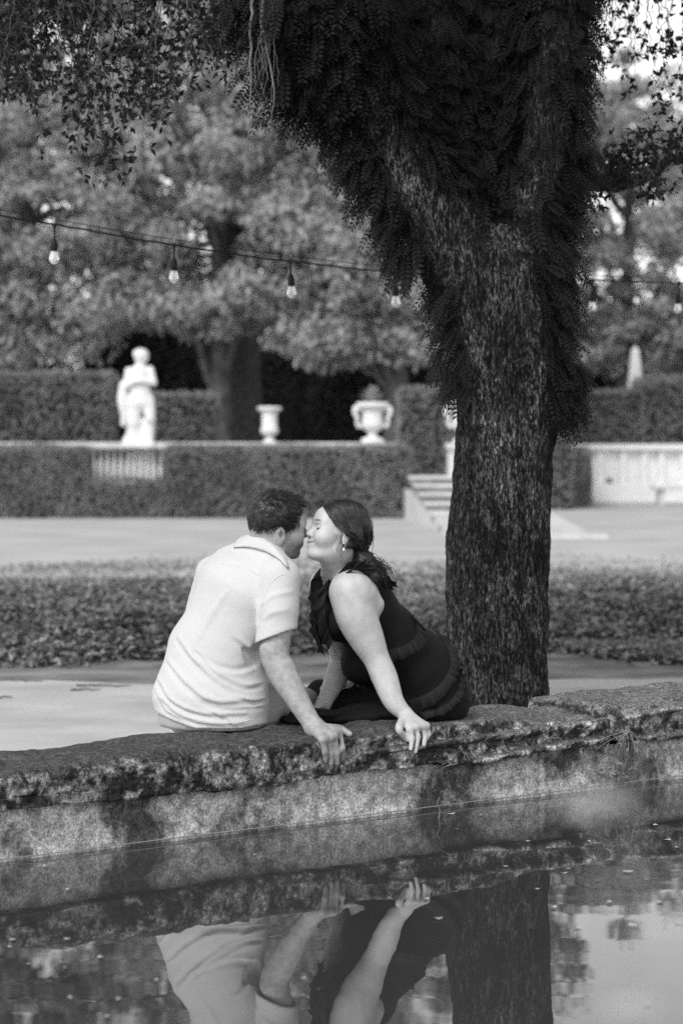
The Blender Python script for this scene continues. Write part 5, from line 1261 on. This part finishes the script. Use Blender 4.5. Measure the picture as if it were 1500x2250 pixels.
# ------------------------------------------------------------ small things: floating leaves, weeds, twigs, reeds
m_float = mat('floating_leaf', .42, .6, scale=30, rough=.7); m_dead = mat('dead_leaf', .10, .2, scale=30, rough=.8)
m_weed = mat('weed_leaf', .14, .26, scale=20, rough=.6, tl=.15); m_weedroot = mat('weed_root', .3, .42, scale=30, rough=.9)
spots = [(1340,1895,26),(1378,1917,34),(1238,1921,20),(1248,1910,12),(1440,1815,14),(1466,1847,18),(1486,1863,16),(1292,1851,12),(797,2001,20),(936,1977,16),(963,2021,18),(1002,1823,14),(1215,1996,22),(1338,1985,18),(1448,1984,22),
         (1392,2036,30),(1268,2040,20),(222,2106,18),(142,2128,12),(135,2116,10),(138,2135,11),(148,2065,16),(62,2120,10),(28,2066,18),(20,2082,12),(342,2156,14),(216,2196,14),(154,2195,18),(262,2198,14),(236,2235,16),(357,2185,12),(100,1905,14),
         (150,1957,16),(1160,1850,12),(1110,1905,16),(990,1790,26),(1055,1792,14),(1420,2300-90,20),(700,2176,12),(665,2152,14),(560,1880,10),(1312,1937,14),(1490,2030,22),(1180,1955,12)]
def leafshape(n=9):
    t_ = np.linspace(0, 1, n); w_ = .42*np.sin(np.pi*t_**.8)**.9; return t_, w_
for (x, y, s_) in spots:
    Y = F*H/(y-Y0); c = P(x, y, Y); L = s_/F*Y*RNG.uniform(.8, 1.15); a = RNG.uniform(0, 6.28); d = np.array([math.cos(a), math.sin(a), 0]); sd = np.array([-d[1], d[0], 0]); t_, w_ = leafshape()
    w_ = w_*RNG.uniform(.7, 1.2); cu = RNG.uniform(.03, .16)*L
    mid = c+d*(L*(t_-.5))[:, None]+np.array([0, 0, .0025]); e = np.array([0, 0, 1.])*(cu*(2*t_-1)**2)[:, None]
    V = np.stack([mid-sd*(L*w_)[:, None]+e+[0, 0, cu*.4], mid+e, mid+sd*(L*w_)[:, None]+e+[0, 0, cu*.4]], 1).reshape(-1, 3)
    o = obj('floating_leaf', V, gridf(9, 3), m_float if RNG.uniform() < .8 else m_dead); zn = 0 if x < 420 else 1 if x < 1090 else 2
    tag(o, ('small pale leaf floating on the dark water left of the man\'s reflection', 'small pale leaf floating among the couple\'s reflections', 'small pale leaf floating on the water right of the trunk\'s reflection')[zn], 'leaf', ('leaves floating at left', 'leaves floating in the middle', 'leaves floating at right')[zn])
# stick poking out of the water by the wall
q = spline([P(962, 1806, 8.25), P(966, 1780, 8.25), P(960, 1764, 8.25), P(966, 1752, 8.25)], 10); V, f = tubes(q, np.linspace(.004, .0015, 10), 5)
tag(obj('stick', V, f, m_dead), 'thin dark stick poking out of the pond beside the wall', 'stick')

FACE = _bvh(bpy.data.objects['wall_face'])
BV2 = _bvh(c2)
def on_wall(px, py, off=.004):
    d = Vector(P(px, py, 1.)-np.array([0, 0, H])).normalized(); best = None
    for b_ in (STONE, BV2, FACE):
        h_, n_, i_, t_ = b_.ray_cast(Vector((0, 0, H)), d)
        if h_ is not None and (best is None or t_ < best[1]): best = (h_, t_)
    return np.array(best[0])-np.array(d)*off if best else P(px, py, 9.)
def weed(name, label, rx, ry, nst, spread, length, nl, leaf, seed, up=.0):
    rg = np.random.default_rng(seed); root = on_wall(rx, ry); t_ = thing(name, root, label, 'weed')
    tb, lb, ld = [], [], []
    for j in range(nst):
        ex, ey = rx+rg.normal()*spread, ry+length*rg.uniform(.35, 1)*(1 if rg.uniform() > up else -.6)
        e = on_wall(ex, ey, rg.uniform(.006, .04)); m_ = (root+e)/2+np.array([rg.normal()*.012, -.03*rg.uniform(.3, 1), .02*rg.uniform(0, 1)])
        q = spline([root+rg.normal(size=3)*.006, m_, e], 10); tb.append(tubes(q, np.linspace(.0016, .0005, 10), 4))
        for _ in range(nl):
            i = rg.integers(2, 10); lb.append(q[i]); ld.append(unit(rg.normal(size=3)+[0, -.6, -.4]))
    V, f = join(tb); obj('stems', V, f, m_weedroot, t_)
    if lb:
        n = len(lb); V, f = leafmesh(np.array(lb), np.array(ld), unit(rg.normal(size=(n, 3))*.5+[0, -.6, .8]), leaf*rg.uniform(.6, 1.2, n), leaf*.42, .12, .2); obj('leaves', V, f, m_weed, t_, smooth=False)
weed('wall_weed', 'straggly weed spilling from the joint between two coping stones', 1378, 1604, 20, 42, 95, 2, .030, 1)
weed('wall_weed', 'leafy weed rooted in the wall just above the waterline at right', 1345, 1690, 9, 26, 34, 4, .045, 2, .3)
weed('wall_weed', 'tiny sprig hanging from the coping right of her hand', 1030, 1652, 6, 10, 36, 2, .020, 3)
weed('wall_weed', 'bare pale rootlets under the coping edge below her hand', 962, 1686, 8, 20, 18, 0, .02, 4, .3)
weed('wall_weed', 'little plant on the coping front at the far left', 96, 1716, 3, 8, 24, 3, .022, 5, .3)
weed('wall_weed', 'short sprig on the coping face below the man', 487, 1712, 4, 7, 26, 1, .016, 6)
# debris on the path
TWL = ['short dark twig on the path just left of the man', 'longest dark twig on the path left of the man', 'dark twig on the path near the left edge beside the ground cover', 'small dark twig at the very left edge of the path', 'small dark twig on the path right of the trunk', 'tiny dark twig by the ground cover just right of the trunk']
for j, (x, y, L, a) in enumerate([(188, 1520, .16, .2), (228, 1512, .30, .05), (60, 1500, .2, -.3), (8, 1538, .10, .4), (1388, 1467, .05, .2), (1240, 1422, .06, .1),]):
    Y = F*(H-GZ)/(y-Y0); c = P(x, y, Y)+[0, 0, .016]; d = np.array([math.cos(a), math.sin(a), 0])
    q = c+d*np.linspace(-.5, .5, 9)[:, None]*L+np.array([0, 0, 1.])*(.006*vnoise(np.stack([np.linspace(0, 4, 9)]*3, -1), j))[:, None]+np.array([-d[1], d[0], 0])*(.12*L*vnoise(np.stack([np.linspace(5, 7, 9)]*3, -1), j))[:, None]
    V, f = tubes(q, np.linspace(.007, .003, 9), 5); o = obj('fallen_twig', V, f, m_dead); tag(o, TWL[j], 'twig', 'twigs on the path')
# reeds on the near bank, far out of focus
m_reed = mat('reed', .40, .5, scale=10, rough=.7, tl=.3)
def reed(px, ptop, Y, lean, label, leaves):
    top = P(px, ptop, Y); b0 = np.array([top[0]-lean, Y, .0]); t_ = thing('reed', b0, label, 'reed', 'reeds on the near bank')
    q = spline([b0, b0*.45+top*.55+[lean*.15, 0, 0], top], 24); V, f = tubes(q, np.linspace(.0028, .0012, 24), 5); obj('stem', V, f, m_reed, t_)
    for k, (fr, L, sx) in enumerate(leaves):
        i = int(fr*23); d = unit(np.array([sx, -.1, .5])); tt = np.linspace(0, 1, 9); ctr = q[i]+d*(L*tt)[:, None]-np.array([0, 0, 1.])*(L*.55*tt**2)[:, None]; wd = .0065*np.sin(.35+tt*2.75)
        V = np.stack([ctr-np.array([0, .4, .9])*wd[:, None]*.7, ctr, ctr+np.array([0, .4, .9])*wd[:, None]*.7], 1).reshape(-1, 3); obj('blade', V, gridf(9, 3), m_reed, t_)
reed(1392, 1640, 1.55, .02, 'tall blurred reed on the near bank at right, furthest right', [(.97, .05, -.6), (.9, .07, .8), (.8, .06, -.8)])
reed(1318, 1660, 1.5, -.015, 'blurred reed stem on the near bank left of the taller one', [(.98, .04, -.5), (.85, .05, .7)])
